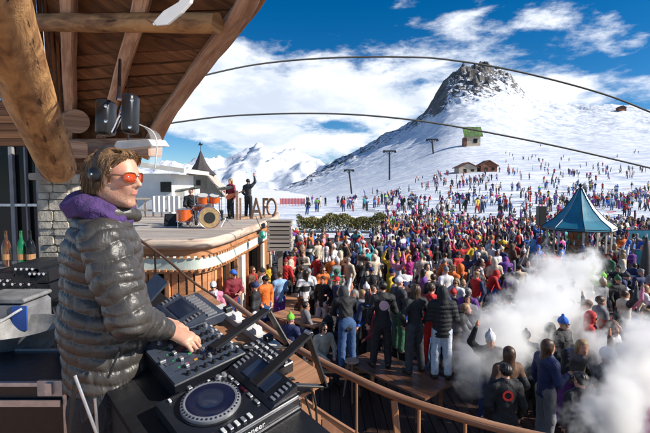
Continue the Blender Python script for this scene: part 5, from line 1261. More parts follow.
src = n_.mix(n_.math('MULTIPLY', a2, .45), src, (.62, .22, .15)); src = n_.mix(n_.math('MULTIPLY', a1, n_.step(n_.noise(co_, 420, 2, .5), .40, .62, .12, .75)), src, (.17, .09, .055))
src = n_.mix(n_.step(n_.noise(co_, 260, 3, .6), .60, .72, 0, .25), src, (.38, .17, .10)); n_.l.new(src, b_.inputs['Base Color'])
def attach(name, V, F, mats, par, mi=None):
    w = Vector(par.location); q = par.parent
    while q is not None: w += q.location; q = q.parent
    return link(name, mk(name, V-np.array(w), F, mats, mi), par)
bo_ = attach('body', V, F_, [M['djskin'], M['lip']], dj, lip.astype(int))
rv_ = (V-np.array(HC_))@RM/HS; ss_ = lambda x, a, b: np.clip((x-a)/(b-a), 0, 1)
beard = ss_(rv_[:, 2], -.028, -.055)*ss_(rv_[:, 2], -.165, -.13)*(rv_[:, 0] > -.02)*(rv_[:, 2] > -.17); flush = np.exp(-((rv_[:, 0]-.06)/.03)**2-((rv_[:, 2]+.02)/.03)**2)*(rv_[:, 2] > -.2)
at_ = bo_.data.attributes.new('beard', 'FLOAT', 'POINT'); at_.data.foreach_set('value', beard.astype('f')); at_ = bo_.data.attributes.new('flush', 'FLOAT', 'POINT'); at_.data.foreach_set('value', flush.astype('f'))
# jacket torso
def puffs(V, N, amp, fn): return V+N*(fn(V)*amp)[:, None]
def crease(t): t = t-np.floor(t); return np.clip(np.abs(np.sin(math.pi*t)), 0, 1)**.5
MQ = None
def jacketmat():
    m, n, b = base_mat('shiny_quilted_nylon'); co = n.new('ShaderNodeTexCoord').outputs['Object']
    f = n.noise(n.scale(co, (1, 1, 2.2)), 8, 3, .5, 1.6)
    n.l.new(n.mix(n.step(n.noise(co, 5, 5, .6), .35, .65), (.060, .052, .045), (.038, .034, .030)), b.inputs['Base Color'])
    b.inputs['Roughness'].default_value = .40; b.inputs['Specular IOR Level'].default_value = .6
    wr = n.math('ADD', f, n.math('MULTIPLY', n.noise(n.scale(co, (2.4, 2.4, .7)), 20, 4, .55, 1.6), .55))
    bp = n.new('ShaderNodeBump'); bp.inputs['Strength'].default_value = .5; bp.inputs['Distance'].default_value = .008
    n.l.new(wr, bp.inputs['Height']); n.l.new(bp.outputs[0], b.inputs['Normal']); return m
M['jacket'] = jacketmat()
JT = Field()
t1, t2, t3 = P(112, 386, 1.80), P(106, 320, 1.80), P(103, 258, 1.80)
JT.cap(t1, t2, .163, .156, .04, ((0, 1, 0), .86)).cap(t2, t3, .156, .141, .05, ((0, 1, 0), .84)).cap(P(101, 244, 1.68), P(104, 244, 1.94), .098, .098, .09).cap(P(103, 222, 1.75), P(104, 212, 1.75), .10, .092, .05, ((0, 1, 0), .95))
Dg, ax_ = JT.grid(.0058)
hem0 = P(112, 397, 1.60); Dg = cut(Dg, ax_, [(hem0, (.10, .12, -1)), (hp_(-.03, 0, -.165), (.30, -.05, 1))])
V, F_ = nets(Dg, ax_); V = relax(V, F_, 2, .5); Nn = vnormals(V, F_)
zt_ = np.array([P(0, y, 1.6).z for y in (400, 210)])
def pt(V):
    z = V[:, 2]+.035*np.sin((V[:, 0]+.86)*9)+.012*np.sin(V[:, 1]*21+V[:, 2]*5); t = z/.052
    row = np.floor(t); ang = np.arctan2(V[:, 1]-1.80, V[:, 0]+.885); low = (V[:, 2] < P(0, 300, 1.6).z)
    a = ang/ (2*math.pi)*11+.5*(row % 2)+.15*np.sin(row*12.9)
    ver = np.where(low, np.clip(crease(a)*1.5, 0, 1), np.clip(crease(a*.5)*1.9, 0, 1)); h = crease(t)
    wr = .16*np.sin(V[:, 0]*90+V[:, 2]*40+3*np.sin(V[:, 1]*30))*np.sin(V[:, 1]*70+V[:, 2]*25)
    zip_ = np.exp(-((ang-.15)/.035)**2)
    return h*ver*(1+wr)-zip_*.4+.30*(1-h)*np.sin(ang*70+row*2.1+2*np.sin(V[:, 2]*30))
V = puffs(V, Nn, .0105, pt); V = relax(V, F_, 1, .25); attach('jacket', V, F_, [M['jacket']], dj)
for nm, sh, el, wr_ in (('sleeve', P(103, 240, 1.60), ER, WR), ('sleeve', SL, EL_, WL)):
    Fj = Field(); fa = (Vector(wr_)-Vector(el)); we = Vector(el)+fa*.90
    Fj.cap(sh, Vector(sh).lerp(Vector(el), .5), .080, .076, .04).cap(Vector(sh).lerp(Vector(el), .5), el, .076, .062, .04).cap(el, Vector(el)+fa*.5, .060, .048, .05).cap(Vector(el)+fa*.5, we, .048, .038, .02)
    Dg, ax_ = Fj.grid(.0048); Dg = cut(Dg, ax_, [(Vector(el)+fa*.93, tuple(fa))])
    V, F_ = nets(Dg, ax_); V = relax(V, F_, 2, .5); Nn = vnormals(V, F_)
    s_, e__, w_ = sub(sh), sub(el), sub(wr_); Lu = np.linalg.norm(e__-s_); Lf = np.linalg.norm(w_-e__)
    def ps_(V):
        du = (e__-s_)/Lu; df = (w_-e__)/Lf; tu = (V-s_)@du; tf = (V-e__)@df
        ru = np.linalg.norm(V-s_-np.clip(tu, -9, Lu)[:, None]*du, axis=1); rf = np.linalg.norm(V-e__-np.maximum(tf, 0)[:, None]*df, axis=1)
        t = np.where(rf < ru-.005, Lu+tf, tu)+.010*np.sin(V[:, 2]*40+V[:, 0]*30)
        wr = .2*np.sin(V[:, 0]*80+V[:, 2]*70+2*np.sin(V[:, 1]*40))
        hh2 = crease(t/.050+.3); return hh2*(1+wr)+.28*(1-hh2)*np.sin(np.arctan2(V[:, 1]-1.6, V[:, 2]+V[:, 0])*300+V[:, 1]*160)
    V = puffs(V, Nn, .0095, ps_); V = relax(V, F_, 1, .25); attach(nm, V, F_, [M['jacket']], dj)
    Fc = Field(); Fc.cap(Vector(el)+fa*.88, Vector(el)+fa*.99, .036, .034, .01); Dg, ax_ = Fc.grid(.005); V, F_ = nets(Dg, ax_); attach('cuff', V, F_, [CM['black']], dj)
# hem band, pocket zip, zipper, collar flap
fl2 = MB(); zc_ = arcpts([P(140, 226, 1.60), P(148, 250, 1.56), P(150, 300, 1.62), P(158, 350, 1.66), P(158, 392, 1.66)], 30)
False and fl2.sweep(zc_, [(-.006, -.012), (-.006, .012), (.006, .012), (.006, -.012)], (0, 1, 0)).build('zip', M['dark_rubber'], dj)
pk = arcpts([P(119, 352, 1.575), P(113, 366, 1.565), P(108, 378, 1.57)], 12); MB().tube(pk, .0045, 6).build('pocket_zip', M['dark_rubber'], dj, smooth=True)
Fk = Field(); 
for i in range(9):
    a = math.pi*(i/8)*1.15-.5; a2 = math.pi*((i+1)/8)*1.15-.5
    o_ = lambda a: Vector(P(104, 222, 1.76))+Vector((math.cos(a)*.115, -math.sin(a)*.11+.02, .028+.012*math.sin(a*2)))
    Fk.cap(o_(a), o_(a2), .024, .024, .02)
Dg, ax_ = Fk.grid(.006); V, F_ = nets(Dg, ax_); V = relax(V, F_, 2); attach('collar', V, F_, [M['jacket']], dj)
# purple hood bunched round the neck
Fh = Field(); base = Vector(P(103, 206, 1.75))
for i in range(14):
    a = 2*math.pi*i/14; a2 = 2*math.pi*(i+1)/14
    o_ = lambda a: base+Vector((math.cos(a)*.082-.004, math.sin(a)*.088, -.012-.030*math.cos(a)+.008*math.sin(3*a)))
    Fh.cap(o_(a), o_(a2), .034+.008*math.sin(a*3), .034+.008*math.sin(a2*3), .03)
Fh.cap(base+Vector((-.085, -.05, .0)), base+Vector((-.07, .06, .0)), .050, .046, .03).cap(base+Vector((.05, -.06, -.02)), base+Vector((.085, -.04, -.075)), .03, .02, .03)
Fh.cap(base+Vector((-.05, -.07, .018)), base+Vector((-.10, -.02, .022)), .022, .03, .03)
Dg, ax_ = Fh.grid(.0052); V, F_ = nets(Dg, ax_); V = relax(V, F_, 1); Nn = vnormals(V, F_)
V = V+Nn*(.0035*np.sin(V[:, 2]*110+3*np.sin(V[:, 0]*28+V[:, 1]*22)))[:, None]
CM['hood'] = cloth('purple_sweatshirt', (.070, .032, .14), .85, bscale=60, bump=.4); attach('hood', V, F_, [CM['hood']], dj)
# trousers
Ft = Field(); Ft.cap(P(112, 402, 1.80), P(112, 416, 1.80), .165, .16, .04, ((0, 1, 0), .85))
for y_ in (1.70, 1.92): Ft.cap((-.90, y_, 3.55), (-.87, y_, 3.22), .105, .08, .05).cap((-.87, y_, 3.22), (-.90, y_, 2.85), .08, .07, .04)
Dg, ax_ = Ft.grid(.012); V, F_ = nets(Dg, ax_); V = relax(V, F_, 2); attach('trousers', V, F_, [CM['black']], dj)
Fb = Field()
for y_ in (1.70, 1.92): Fb.cap((-.90, y_, 2.84), (-.90, y_, 2.77), .055, .055, .02).cap((-.90, y_, 2.765), (-.72, y_, 2.76), .048, .042, .03)
Dg, ax_ = Fb.grid(.012); V, F_ = nets(Dg, ax_); V[:, 2] = np.maximum(V[:, 2], 2.722); attach('boots', V, F_, [BOOT], dj)
# hair: cap plus locks
M['djhair'] = hairmat('light_brown', (.30, .165, .075))
Fr = Field(); Fr.ell(hp_(-.020, 0, .042), (.093, .074, .081), .02, RM).cap(hp_(-.075, -.03, -.01), hp_(-.082, -.02, -.065), .038, .028, .03).cap(hp_(-.075, .03, -.01), hp_(-.082, .02, -.065), .038, .028, .03)
Dg, ax_ = Fr.grid(.005); cutp = [(hp_(.062, 0, .085), tuple(Vector(fx_)*1+Vector(ux_)*(-.75))), (hp_(.0, 0, -.075), tuple(-ux_-fx_*.2))]
Dg = cut(Dg, ax_, [(hp_(.052, 0, .062), tuple(fx_*1.-ux_*.75))]); 
X3, Y3, Z3 = np.meshgrid(*ax_, indexing='ij'); rl_ = (np.stack([X3, Y3, Z3], -1)-np.array(HC_))@RM
# leave the cheek and the ear's front free
Dg = np.maximum(Dg, np.minimum(rl_[..., 0]+.012, .035-rl_[..., 2]+0*rl_[..., 0]))
V, F_ = nets(Dg, ax_); V = relax(V, F_, 1); attach('hair', V, F_, [M['djhair']], dj)
r7 = random.Random(11); locks = MB()
def lock(pts, r, n=9):
    pp = arcpts([Vector(hp_(*q)) for q in pts], n); pr = [(math.cos(-a*math.pi/2.5)*r*1.7, math.sin(-a*math.pi/2.5)*r*.7) for a in range(5)]
    locks.sweep(pp, pr, tuple(ux_), scales=[.5, .9, 1, 1, 1, .95, .8, .55, .15][:n])
for i in range(1500):
    s = r7.uniform(-1, 1); a = r7.uniform(-.05, 1.0); j = lambda q: r7.uniform(-q, q)
    # from a parting high on the crown, swept back and down
    y0 = s*.035; f0 = .055-.11*a
    st = (f0+j(.008), y0+j(.01), .118-.35*(f0-.0)**2*8-abs(y0)*.3)
    sgn = 1 if s > 0 else -1
    m1 = (f0-.022+j(.012), sgn*(.066+j(.006)), .085+j(.012)); m2 = (f0-.045+j(.015), sgn*(.083+j(.006)), .04+j(.012))
    en = (min(f0-.06, -.022)+j(.018), sgn*(.080+j(.010)), -.015-.055*r7.random()-.02*a)
    lock([st, m1, m2, en], r7.uniform(.0006, .0017))
for i in range(190):   # fringe swept forward and over the temple
    j = lambda q: r7.uniform(-q, q); s = r7.uniform(-1, 1)
    lock([(.02+j(.02), s*.04, .122+j(.004)), (.060+j(.008), s*.052, .108+j(.008)), (.066+j(.008), s*.070, .086+j(.010)), (.036+j(.014), s*.084, .055+j(.018))], r7.uniform(.0006, .0015))
for i in range(420):  # back of the head
    j = lambda q: r7.uniform(-q, q); s = r7.uniform(-1, 1)
    lock([(-.06+j(.02), s*.04, .115+j(.006)), (-.105+j(.008), s*.055, .075+j(.01)), (-.118+j(.008), s*.058, .02+j(.01)), (-.105+j(.014), s*.06, -.075+j(.02))], r7.uniform(.0007, .0017))
for i in range(30):   # sideburn and behind the ear
    j = lambda q: r7.uniform(-q, q)
    lock([(.022+j(.01), -.078, .05), (.024+j(.01), -.080, .03), (.022+j(.008), -.079, .01), (.018+j(.008), -.074, -.018+j(.01))], .002)
tag(locks.build('hair_locks', M['djhair'], dj, smooth=True), kind='stuff')
# sunglasses
sgp = link('sunglasses', None, dj)
M['frame'] = mat('brown_sunglass_frame', (.16, .05, .02), .25, .2, 8, .02, coat=.5)
for s in (-1, 1):
    pts = []; 
    for i in range(20):
        a = 2*math.pi*i/20; ca, sa = math.cos(a), math.sin(a); yy = math.copysign(abs(ca)**.75, ca)*.0285; zz2 = math.copysign(abs(sa)**.75, sa)*.0225
        sp2 = s*.034+yy; pts.append(hp_(.101-abs(sp2)**2*5.2, sp2, .002+zz2))
    cc_ = Vector(hp_(.1025-.034**2*5.2, s*.034, .002)); mb = MB()
    mb.poly([Vector(q_) for q_ in pts])
    o = mb.build('lens', M['lens'], sgp, smooth=True); sd_ = o.modifiers.new('s', 'SOLIDIFY'); sd_.thickness = .002
    MB().tube([Vector(q) for q in pts]+[Vector(pts[0])], .0022, 6, caps=False).build('rim', M['frame'], sgp, smooth=True)
    MB().sweep([Vector(hp_(*q)) for q in ((.080, s*.064, .010), (.055, s*.076, .012), (.02, s*.083, .010), (-.012, s*.084, .004), (-.028, s*.082, -.010))], [(-.0018, -.0035), (-.0018, .0035), (.0018, .0035), (.0018, -.0035)]).build('temple_arm', M['frame'], sgp)
MB().tube([Vector(hp_(.101, -.008, .010)), Vector(hp_(.104, 0, .012)), Vector(hp_(.101, .008, .010))], .002, 6).build('bridge', M['frame'], sgp)
# headphones: band over the back of the crown, cup on the ear
hf = thing('headphones', hp_(-.03, 0, .13), 'black headphones worn over the back of the man\'s brown hair', 'headphones')
bd_ = [Vector(hp_(-.030-.012*math.sin(math.pi*i/16), -math.cos(math.pi*i/16)*.097, .022+math.sin(math.pi*i/16)*.112)) for i in range(17)]
MB().sweep(bd_, [(-.006, -.003), (-.008, 0), (-.006, .003), (.006, .003), (.008, 0), (.006, -.003)], tuple(fx_)).build('headband', M['black_plastic'], hf, smooth=True)
for s in (-1, 1):
    MB().lathe([(0, -.014), (.024, -.012), (.028, -.004), (.027, .006), (.020, .012), (0, .014)], hp_(-.030, s*.100, .010), 22, (fx_, ux_*s, sx_*s)).build('ear_cup', M['black_plastic'], hf, smooth=True)
    MB().lathe([(0, 0), (.004, 0), (.004, .003), (0, .003)], Vector(hp_(-.030, s*.1145, .010)), 14, (fx_, ux_*s, sx_*s)).build('badge', M['chrome'], hf)
    MB().lathe([(.028, -.02), (.030, -.012), (.028, -.002)], hp_(-.030, s*.098, .010), 18, (fx_, ux_*s, sx_*s)).build('ear_pad', M['dark_rubber'], hf, smooth=True)
# ================================================================ people
JM_CACHE = {}
def wrinkle(V, F, amp, sc=1., seed=0.):
    N_ = vnormals(V, F); f = np.sin(V[:, 2]*46*sc+3*np.sin(V[:, 0]*17+seed)+2.2*np.sin(V[:, 1]*21)) * (.6+.4*np.sin(V[:, 0]*31+V[:, 1]*27))
    return V+N_*(f*amp)[:, None]
def near_parts(pose, hair, puff):
    key = (pose, hair, puff)
    if key in JM_CACHE: return JM_CACHE[key]
    fs, J = fields(POSE[pose], hair, fingers=True, puff=.028 if puff else .0); out = {}
    D_, a_ = fs['body'].grid(.0145); V, F = nets(D_, a_); V = relax(V, F, 1, .3); V[:, 2] = np.maximum(V[:, 2], .012); out['body'] = mk('body', V, F, [SKIN[0]])
    D_, a_ = fs['jacket'].grid(.018); D_ = cut(D_, a_, [((0, 0, J['pel'][2]-.13), (0, .05, -1))]); V, F = nets(D_, a_); V = relax(V, F, 1, .4)
    if puff:
        N_ = vnormals(V, F); dist = V[:, 2]/.085; V = V+N_*((crease(dist)-.5)*.022)[:, None]
    else: V = wrinkle(V, F, .006, seed=len(pose))
    out['jacket'] = mk('jacket', V, F, [CM['black']])
    D_, a_ = fs['trousers'].grid(.019); V, F = nets(D_, a_); V = relax(V, F, 1, .4); V = wrinkle(V, F, .0035, .8, 2); out['trousers'] = mk('trousers', V, F, [CM['black']])
    for sd3 in (0, 1):
        fb = Field(); fb.p = fs['boots'].p[sd3*2:sd3*2+2]; D_, a_ = fb.grid(.017); V, F = nets(D_, a_); V = relax(V, F, 1, .4); V[:, 2] = np.maximum(V[:, 2], 0); out['boot%d' % sd3] = mk('boot', V, F, [BOOT])
    D_, a_ = fs['hair'].grid(.012); D_ = cut(D_, a_, hair_cut(hair, J['hed'])); V, F = nets(D_, a_); V = relax(V, F, 1, .4)
    if hair in ('long', 'short'): V = V+vnormals(V, F)*(.005*np.sin(V[:, 0]*190+6*np.sin(V[:, 2]*11)))[:, None]
    out['hair'] = mk('hair', V, F, [HM['brown']]); h = J['hed']
    g_ = MB()
    for s in (-1, 1): g_.lathe([(0, 0), (.024, 0), (.026, .006), (0, .012)], tuple(h+(s*.031, -.086, .012)), 10, (Vector((1, 0, 0)), Vector((0, 0, 1)), Vector((0, -1, 0))))
    for s in (-1, 1): g_.beam(tuple(h+(s*.06, -.085, .015)), tuple(h+(s*.08, .01, .012)), .006, .008)
    g_.beam(tuple(h+(-.03, -.096, .015)), tuple(h+(.03, -.096, .015)), .006, .008)
    out['sunglasses'] = g_.me('sunglasses', SHADE, True); JM_CACHE[key] = out; return out
OCC = []
def near(px, py, z, pose, hair, rz, jc, tc_, hm, label, sc=1., puff=False, patch=None, skin=0, Y=None, glasses=True, accessory=None, acol='grey'):
    p = P(px, py, Y) if Y else PZ(px, py, z); x, y = p.x, p.y
    t = thing('person', (x, y, z), label, 'person', None, R(rz)); t.scale = (sc, sc, sc)
    pts = near_parts(pose, hair, puff)
    for nme, me in pts.items():
        if nme == 'sunglasses' and not glasses: continue
        nn_ = 'boot' if nme.startswith('boot') else nme
        if nme == 'hair' and hair not in ('long', 'short'): nn_ = {'beanie': 'beanie', 'cap': 'cap', 'helmet': 'helmet', 'hood': 'hood'}[hair]
        o = link(nn_, me, t)
        mm = {'body': SKIN[skin], 'jacket': CM[jc], 'trousers': CM[tc_], 'boot': BOOT, 'sunglasses': SHADE}.get(nn_)
        if nme == 'hair': mm = HM[hm] if hm in HM else CM[hm]
        o.material_slots[0].link = 'OBJECT'; o.material_slots[0].material = mm
    if patch:
        mb = MB(); ax = (Vector((1, 0, 0)), Vector((0, 0, 1)), Vector((0, 1, 0)))
        # a thick round patch hugging the back
        if patch == 'ring': mb.lathe([(.05, .0), (.08, .0), (.08, .016), (.05, .016), (.05, 0)], (0, .118, 1.33), 24, ax)
        else: mb.lathe([(0, 0), (.098, 0), (.098, .018), (0, .022)], (0, .112, 1.30), 26, ax)
        link('back_patch', mb.me('back_patch', M['btn_red'] if patch == 'ring' else M['patch_pink']), t)
    if accessory == 'backpack':
        mb = MB().box((0, .19, 1.24), (.29, .15, .42), ch=.04); link('backpack', mb.me('backpack', CM[acol]), t)
        for s_ in (-1, 1): link('strap', MB().sweep(arcpts([(s_*.1, .15, 1.05), (s_*.15, .12, 1.40), (s_*.12, .0, 1.52), (s_*.12, -.13, 1.38), (s_*.14, -.12, 1.10)], 16), [(-.018, -.006), (-.018, .006), (.018, .006), (.018, -.006)]).me('strap', M['dark_rubber']), t)
    if accessory == 'scarf':
        h_ = POSE[pose]['nek']; ring = [(h_[0]+.085*math.cos(a), h_[1]+.085*math.sin(a), h_[2]+.015*math.sin(3*a)) for a in [i*math.pi/10 for i in range(21)]]
        mb = MB().tube(ring, .036, 8, caps=False); mb.tube(arcpts([(h_[0]+.03, h_[1]-.09, h_[2]), (h_[0]+.05, h_[1]-.15, h_[2]-.15), (h_[0]+.04, h_[1]-.15, h_[2]-.33)], 8), .035, 6); link('scarf', mb.me('scarf', CM[acol], True), t)
    OCC.append((x, y, .42)); return t
M['patch_pink'] = mat('pink_print', (.80, .45, .50), .6, .15, 30, .05)
# a small raised boardwalk along the restaurant front
wcur = off_curve(1.5); fr = off_curve(-.2)
i0 = [i for i in range(len(EC)) if 60 < ppx[i] < 262]
sd = thing('boardwalk', (EC[i0[0]].x, EC[i0[0]].y, 0), 'low wooden boardwalk along the front of the restaurant', 'boardwalk')
for a in i0[:-1:2]:
    b = min(a+2, i0[-1]); q = [Vector((fr[a].x, fr[a].y, .40)), Vector((wcur[a].x, wcur[a].y, .40)), Vector((wcur[b].x, wcur[b].y, .40)), Vector((fr[b].x, fr[b].y, .40))]
    if (q[1]-q[2]).length < .02: continue
    q[2] = q[1].lerp(q[2], .97); q[3] = q[0].lerp(q[3], .97); MB().prism(q[::-1] if (q[1]-q[0]).cross(q[2]-q[0]).z > 0 else q, (0, 0, .05)).build('plank', M['rail'], sd)
bn = thing('wooden_bench', tuple(PZ(347, 371, 0)), 'short wooden bench that a man in blue jeans stands on', 'bench'); q = PZ(347, 368, .44); bn.location = (q.x, q.y, 0)
for i in range(3): MB().beam(q+Vector((-.7, -.13+.13*i, -.02)), q+Vector((.7, -.13+.13*i, -.02)), .12, .04, ch=.004).build('plank', M['rail'], bn)
for a in (-.55, .55): MB().box((q.x+a, q.y, .20), (.06, .34, .40)).build('leg', M['rail'], bn)
near(441, 378, .775, 'hands held together in front', 'hood', 172, 'black', 'pale denim', 'black', 'woman seen from behind in short black padded jacket and pale jeans on the wooden table', 1.0, True)
near(414, 373, .775, 'hands in pockets', 'long', 198, 'black', 'charcoal', 'brown', 'person with long brown hair and black jacket, back turned, on the wooden table')
near(382, 367, .775, 'holding a drink', 'short', 186, 'black', 'black', 'dark', 'man in black jacket with a pink disc on his back, standing on the wooden table', 1.0, False, 'disc')
near(430, 366, .775, 'standing with arms down', 'short', 150, 'red', 'red', 'brown', 'person in a bright red suit between the two women on the wooden table', .97)
near(347, 368, .44, 'leaning forward', 'hood', 195, 'black', 'blue denim', 'charcoal', 'man in black hooded jacket and blue jeans seen from behind on a short bench', 1.05, accessory='scarf', acol='cream')
near(398, 352, .775, 'holding a drink', 'cap', 120, 'charcoal', 'dark green', 'white', 'person in charcoal jacket and dark green trousers right of the pink disc man', .95)
near(322, 378, 0, 'sitting', 'long', 28, 'cream', 'charcoal', 'brown', 'seated woman with long brown hair, sunglasses and cream jacket just beyond the handrail')
near(327, 356, 0, 'sitting', 'short', 60, 'black', 'black', 'brown', 'seated person in black jacket with short brown hair behind the cream-jacketed woman', puff=True)
near(289, 369, 0, 'sitting', 'beanie', 150, 'dark blue', 'charcoal', 'lime green', 'person in a bright green hat sitting just beyond the handrail')
near(303, 350, 0, 'sitting', 'short', 110, 'grey', 'dark blue', 'dark', 'seated person in grey jacket behind the bright green hat')
near(234, 335, .45, 'hands held together in front', 'cap', 40, 'dark red', 'dark blue', 'bright blue', 'man in dark red jacket and bright blue cap by the restaurant doors', Y=11.4)
near(214, 330, .45, 'standing with arms down', 'cap', 20, 'pink', 'black', 'white', 'person in pink jacket and white cap before the orange restaurant wall', Y=10.4, sc=.94, accessory='scarf', acol='white')
near(196, 330, .45, 'sitting', 'beanie', 30, 'cream', 'brown', 'brown', 'seated person in cream coat and brown beanie against the orange slat wall', Y=9.9)
near(176, 330, .45, 'sitting', 'short', 0, 'red', 'black', 'dark', 'seated person in red jacket below the stage, nearest the jacketed man', Y=9.7)
near(166, 330, .45, 'sitting', 'cap', -20, 'pink', 'charcoal', 'red', 'seated person in pink coat and red cap at the dark restaurant window', Y=9.75)
near(309, 321, 0, 'holding a drink', 'short', 160, 'white', 'black', 'grey', 'grey-haired man in white shirt and black trousers, back turned, left of the tables', 1.0)
near(323, 318, 0, 'hands held together in front', 'long', 30, 'orange', 'brown', 'brown', 'woman in orange top with brown hair beside the white-shirted grey-haired man')
near(271, 312, 0, 'leaning forward', 'short', 200, 'yellow', 'charcoal', 'brown', 'person in yellow jacket bending near the corner of the restaurant')
near(286, 306, 0, 'standing with arms down', 'beanie', 170, 'red', 'black', 'dark red', 'person in red jacket and dark red beanie right of the yellow jacket')
near(263, 322, 0, 'hands in pockets', 'beanie', 100, 'white', 'cream', 'black', 'person all in white with a black beanie at the restaurant corner')
near(253, 318, 0, 'standing with arms down', 'long', 60, 'brown', 'black', 'brown', 'long-haired person in brown coat at the corner doorway of the restaurant', accessory='scarf', acol='red')
near(340, 300, 0, 'both arms in the air', 'hood', 180, 'brown', 'brown', 'cream', 'person in brown fur-like coat and cream hood with both arms up', 1.1)
near(476, 323, 0, 'standing with arms down', 'short', 10, 'charcoal', 'black', 'brown', 'man in charcoal top and black trousers standing at the left edge of the smoke', 1.05, accessory='backpack', acol='brown')
near(484, 356, 0, 'sitting', 'short', 0, 'white', 'charcoal', 'dark', 'dark-haired person in white shirt sitting at the edge of the smoke')
near(391, 298, 0, 'both arms in the air', 'cap', 0, 'yellow', 'yellow', 'yellow', 'person in an all-yellow suit with both arms up in the middle crowd')
near(621, 270, 0, 'hands held together in front', 'short', 0, 'orange', 'red', 'dark', 'dark-haired person in orange jacket and red trousers behind the round white table', 1.1)
near(601, 330, 0, 'one arm raised', 'beanie', -30, 'lime green', 'charcoal', 'lime green', 'person in lime green jacket and hat raising one arm below the kiosk')
near(503, 470, 0, 'standing with arms down', 'short', 175, 'black', 'black', 'dark', 'person in black with a red ring on the back, standing in the smoke', 1.0, False, 'ring', Y=6.3)
near(640, 500, 0, 'leaning forward', 'hood', 70, 'magenta', 'black', 'black', 'person in magenta jacket and black hood in the bottom right corner', 1.0, Y=5.5)
near(577, 480, 0, 'hands in pockets', 'short', 190, 'black', 'black', 'dark', 'person in black jacket with back turned between the two smoke clouds', Y=6.0)
near(604, 450, 0, 'standing with arms down', 'helmet', 200, 'charcoal', 'black', 'white', 'person wearing a white helmet and charcoal jacket at the right smoke cloud', Y=6.9)
near(546, 430, 0, 'leaning forward', 'hood', 150, 'black', 'black', 'black', 'person in black hooded jacket bending inside the smoke', Y=8.3)
near(560, 400, 0, 'hands held together in front', 'beanie', 30, 'black', 'black', 'bright blue', 'person in black jacket with a bright blue beanie inside the smoke', Y=8.6)
near(588, 395, 0, 'holding a drink', 'hood', 60, 'red', 'black', 'red', 'person in red hooded jacket in front of the kiosk smoke', Y=9.0)
near(520, 400, 0, 'hands in pockets', 'short', 120, 'purple', 'black', 'dark', 'dark-haired person in purple jacket inside the smoke', Y=8.9)
near(636, 400, 0, 'both arms in the air', 'short', 20, 'bright blue', 'charcoal', 'dark', 'person in bright blue jacket with both arms up at the right edge', Y=8.4)
near(366, 340, 0, 'hands in pockets', 'beanie', 20, 'charcoal', 'black', 'white', 'person in charcoal jacket and white beanie behind the man with the pink disc', Y=11.6)
near(337, 338, 0, 'holding a drink', 'cap', -60, 'dark blue', 'blue denim', 'red', 'person in dark blue jacket and red cap behind the short bench', Y=12.6)
near(455, 340, 0, 'holding a drink', 'long', -40, 'white', 'blue denim', 'blond', 'blond woman in white jacket and blue jeans behind the pale-jeaned woman', Y=12.4)
near(467, 350, 0, 'hands in pockets', 'short', 150, 'purple', 'black', 'grey', 'grey-haired person in purple jacket right of the wooden table', Y=11.2)
near(409, 300, 0, 'both arms in the air', 'long', 0, 'magenta', 'white', 'blond', 'blond woman in magenta jacket and white trousers with arms up')
# musicians
def on_stage(px, py, pose, hair, rz, jc, tc_, hm, label, **k):
    return near(px, py, DZ, pose, hair, rz, jc, tc_, hm, label, **k)
gt = on_stage(231, 218.6, 'holding a drink', 'long', -35, 'dark red', 'black', 'blond', 'long-haired guitarist in dark red shirt on the stage', glasses=False)
on_stage(248.5, 217.5, 'one arm raised', 'short', 160, 'charcoal', 'black', 'dark', 'dark-haired singer in charcoal jacket right of the guitarist')
near(191.5, 226, DZ, 'sitting', 'short', 20, 'black', 'black', 'dark', 'dark-haired drummer in black sitting behind the orange drum kit', Y=16.0)
near(279, 222, 0, 'standing with arms down', 'beanie', 90, 'white', 'white', 'black', 'person in white standing beyond the letter sign', Y=24, sc=1.0)
gp = gt.location; gtr = thing('guitar', (gp.x+.05, gp.y-.22, gp.z+1.0), 'brown electric guitar held by the long-haired guitarist', 'guitar')
c = Vector(gtr.location); gx = Vector((.9, -.1, .35)).normalized(); gz = Vector((-.35, 0, .93)).normalized(); gy = gz.cross(gx)
pr = []
for i in range(26):
    a = 2*math.pi*i/26; r = .15+.035*math.cos(2*a)-.02*math.cos(a); pr.append(c+gx*math.cos(a)*r*1.15+gz*math.sin(a)*r*.85)
MB().prism(pr, gy*.045).build('body', M['drum'], gtr); MB().beam(c+gx*.12+gy*-.01, c+gx*.68+gy*-.01, .05, .02, up=tuple(gy)).build('neck', M['rail'], gtr); MB().beam(c+gx*.68, c+gx*.82, .07, .02, up=tuple(gy)).build('headstock', M['black_plastic'], gtr)

# ---- mid crowd
r5 = random.Random(21)
HAIRS = ['short', 'short', 'short', 'long', 'long', 'beanie', 'cap', 'hood']
MPOSE = ['standing with arms down', 'holding a drink', 'hands in pockets', 'hands held together in front', 'one arm raised', 'both arms in the air', 'leaning forward', 'walking']
PW = [3.5, 5, 4, 4, 2.6, 1.5, 3.5, 2]
MID = {}
def mid_mesh(pose, hair, h=.024):
    k = (pose, hair, h)
    if k not in MID:
        V, F, mi = combo(pose, hair, h); MID[k] = (V, F, mi, mk('person', V, F, [SKIN[0], CM['black'], CM['black'], BOOT, HM['brown'], CM['black']], mi) if h < .03 else None)
    return MID[k]
JW = ['black']*15+['charcoal']*5+['dark blue']*7+['bright blue']*5+['red']*9+['dark red']*3+['white']*17+['cream']*5+['magenta']*4+['purple']*4+['yellow', 'yellow', 'orange', 'orange', 'orange', 'lime green', 'turquoise', 'pink', 'pink']+['dark green']*2+['brown']*4+['grey']*5+['light blue']*4
TW = ['black']*12+['charcoal']*5+['blue denim']*5+['dark blue']*4+['white']*2+['grey']*2+['brown']*2+['red', 'purple', 'bright blue', 'cream']
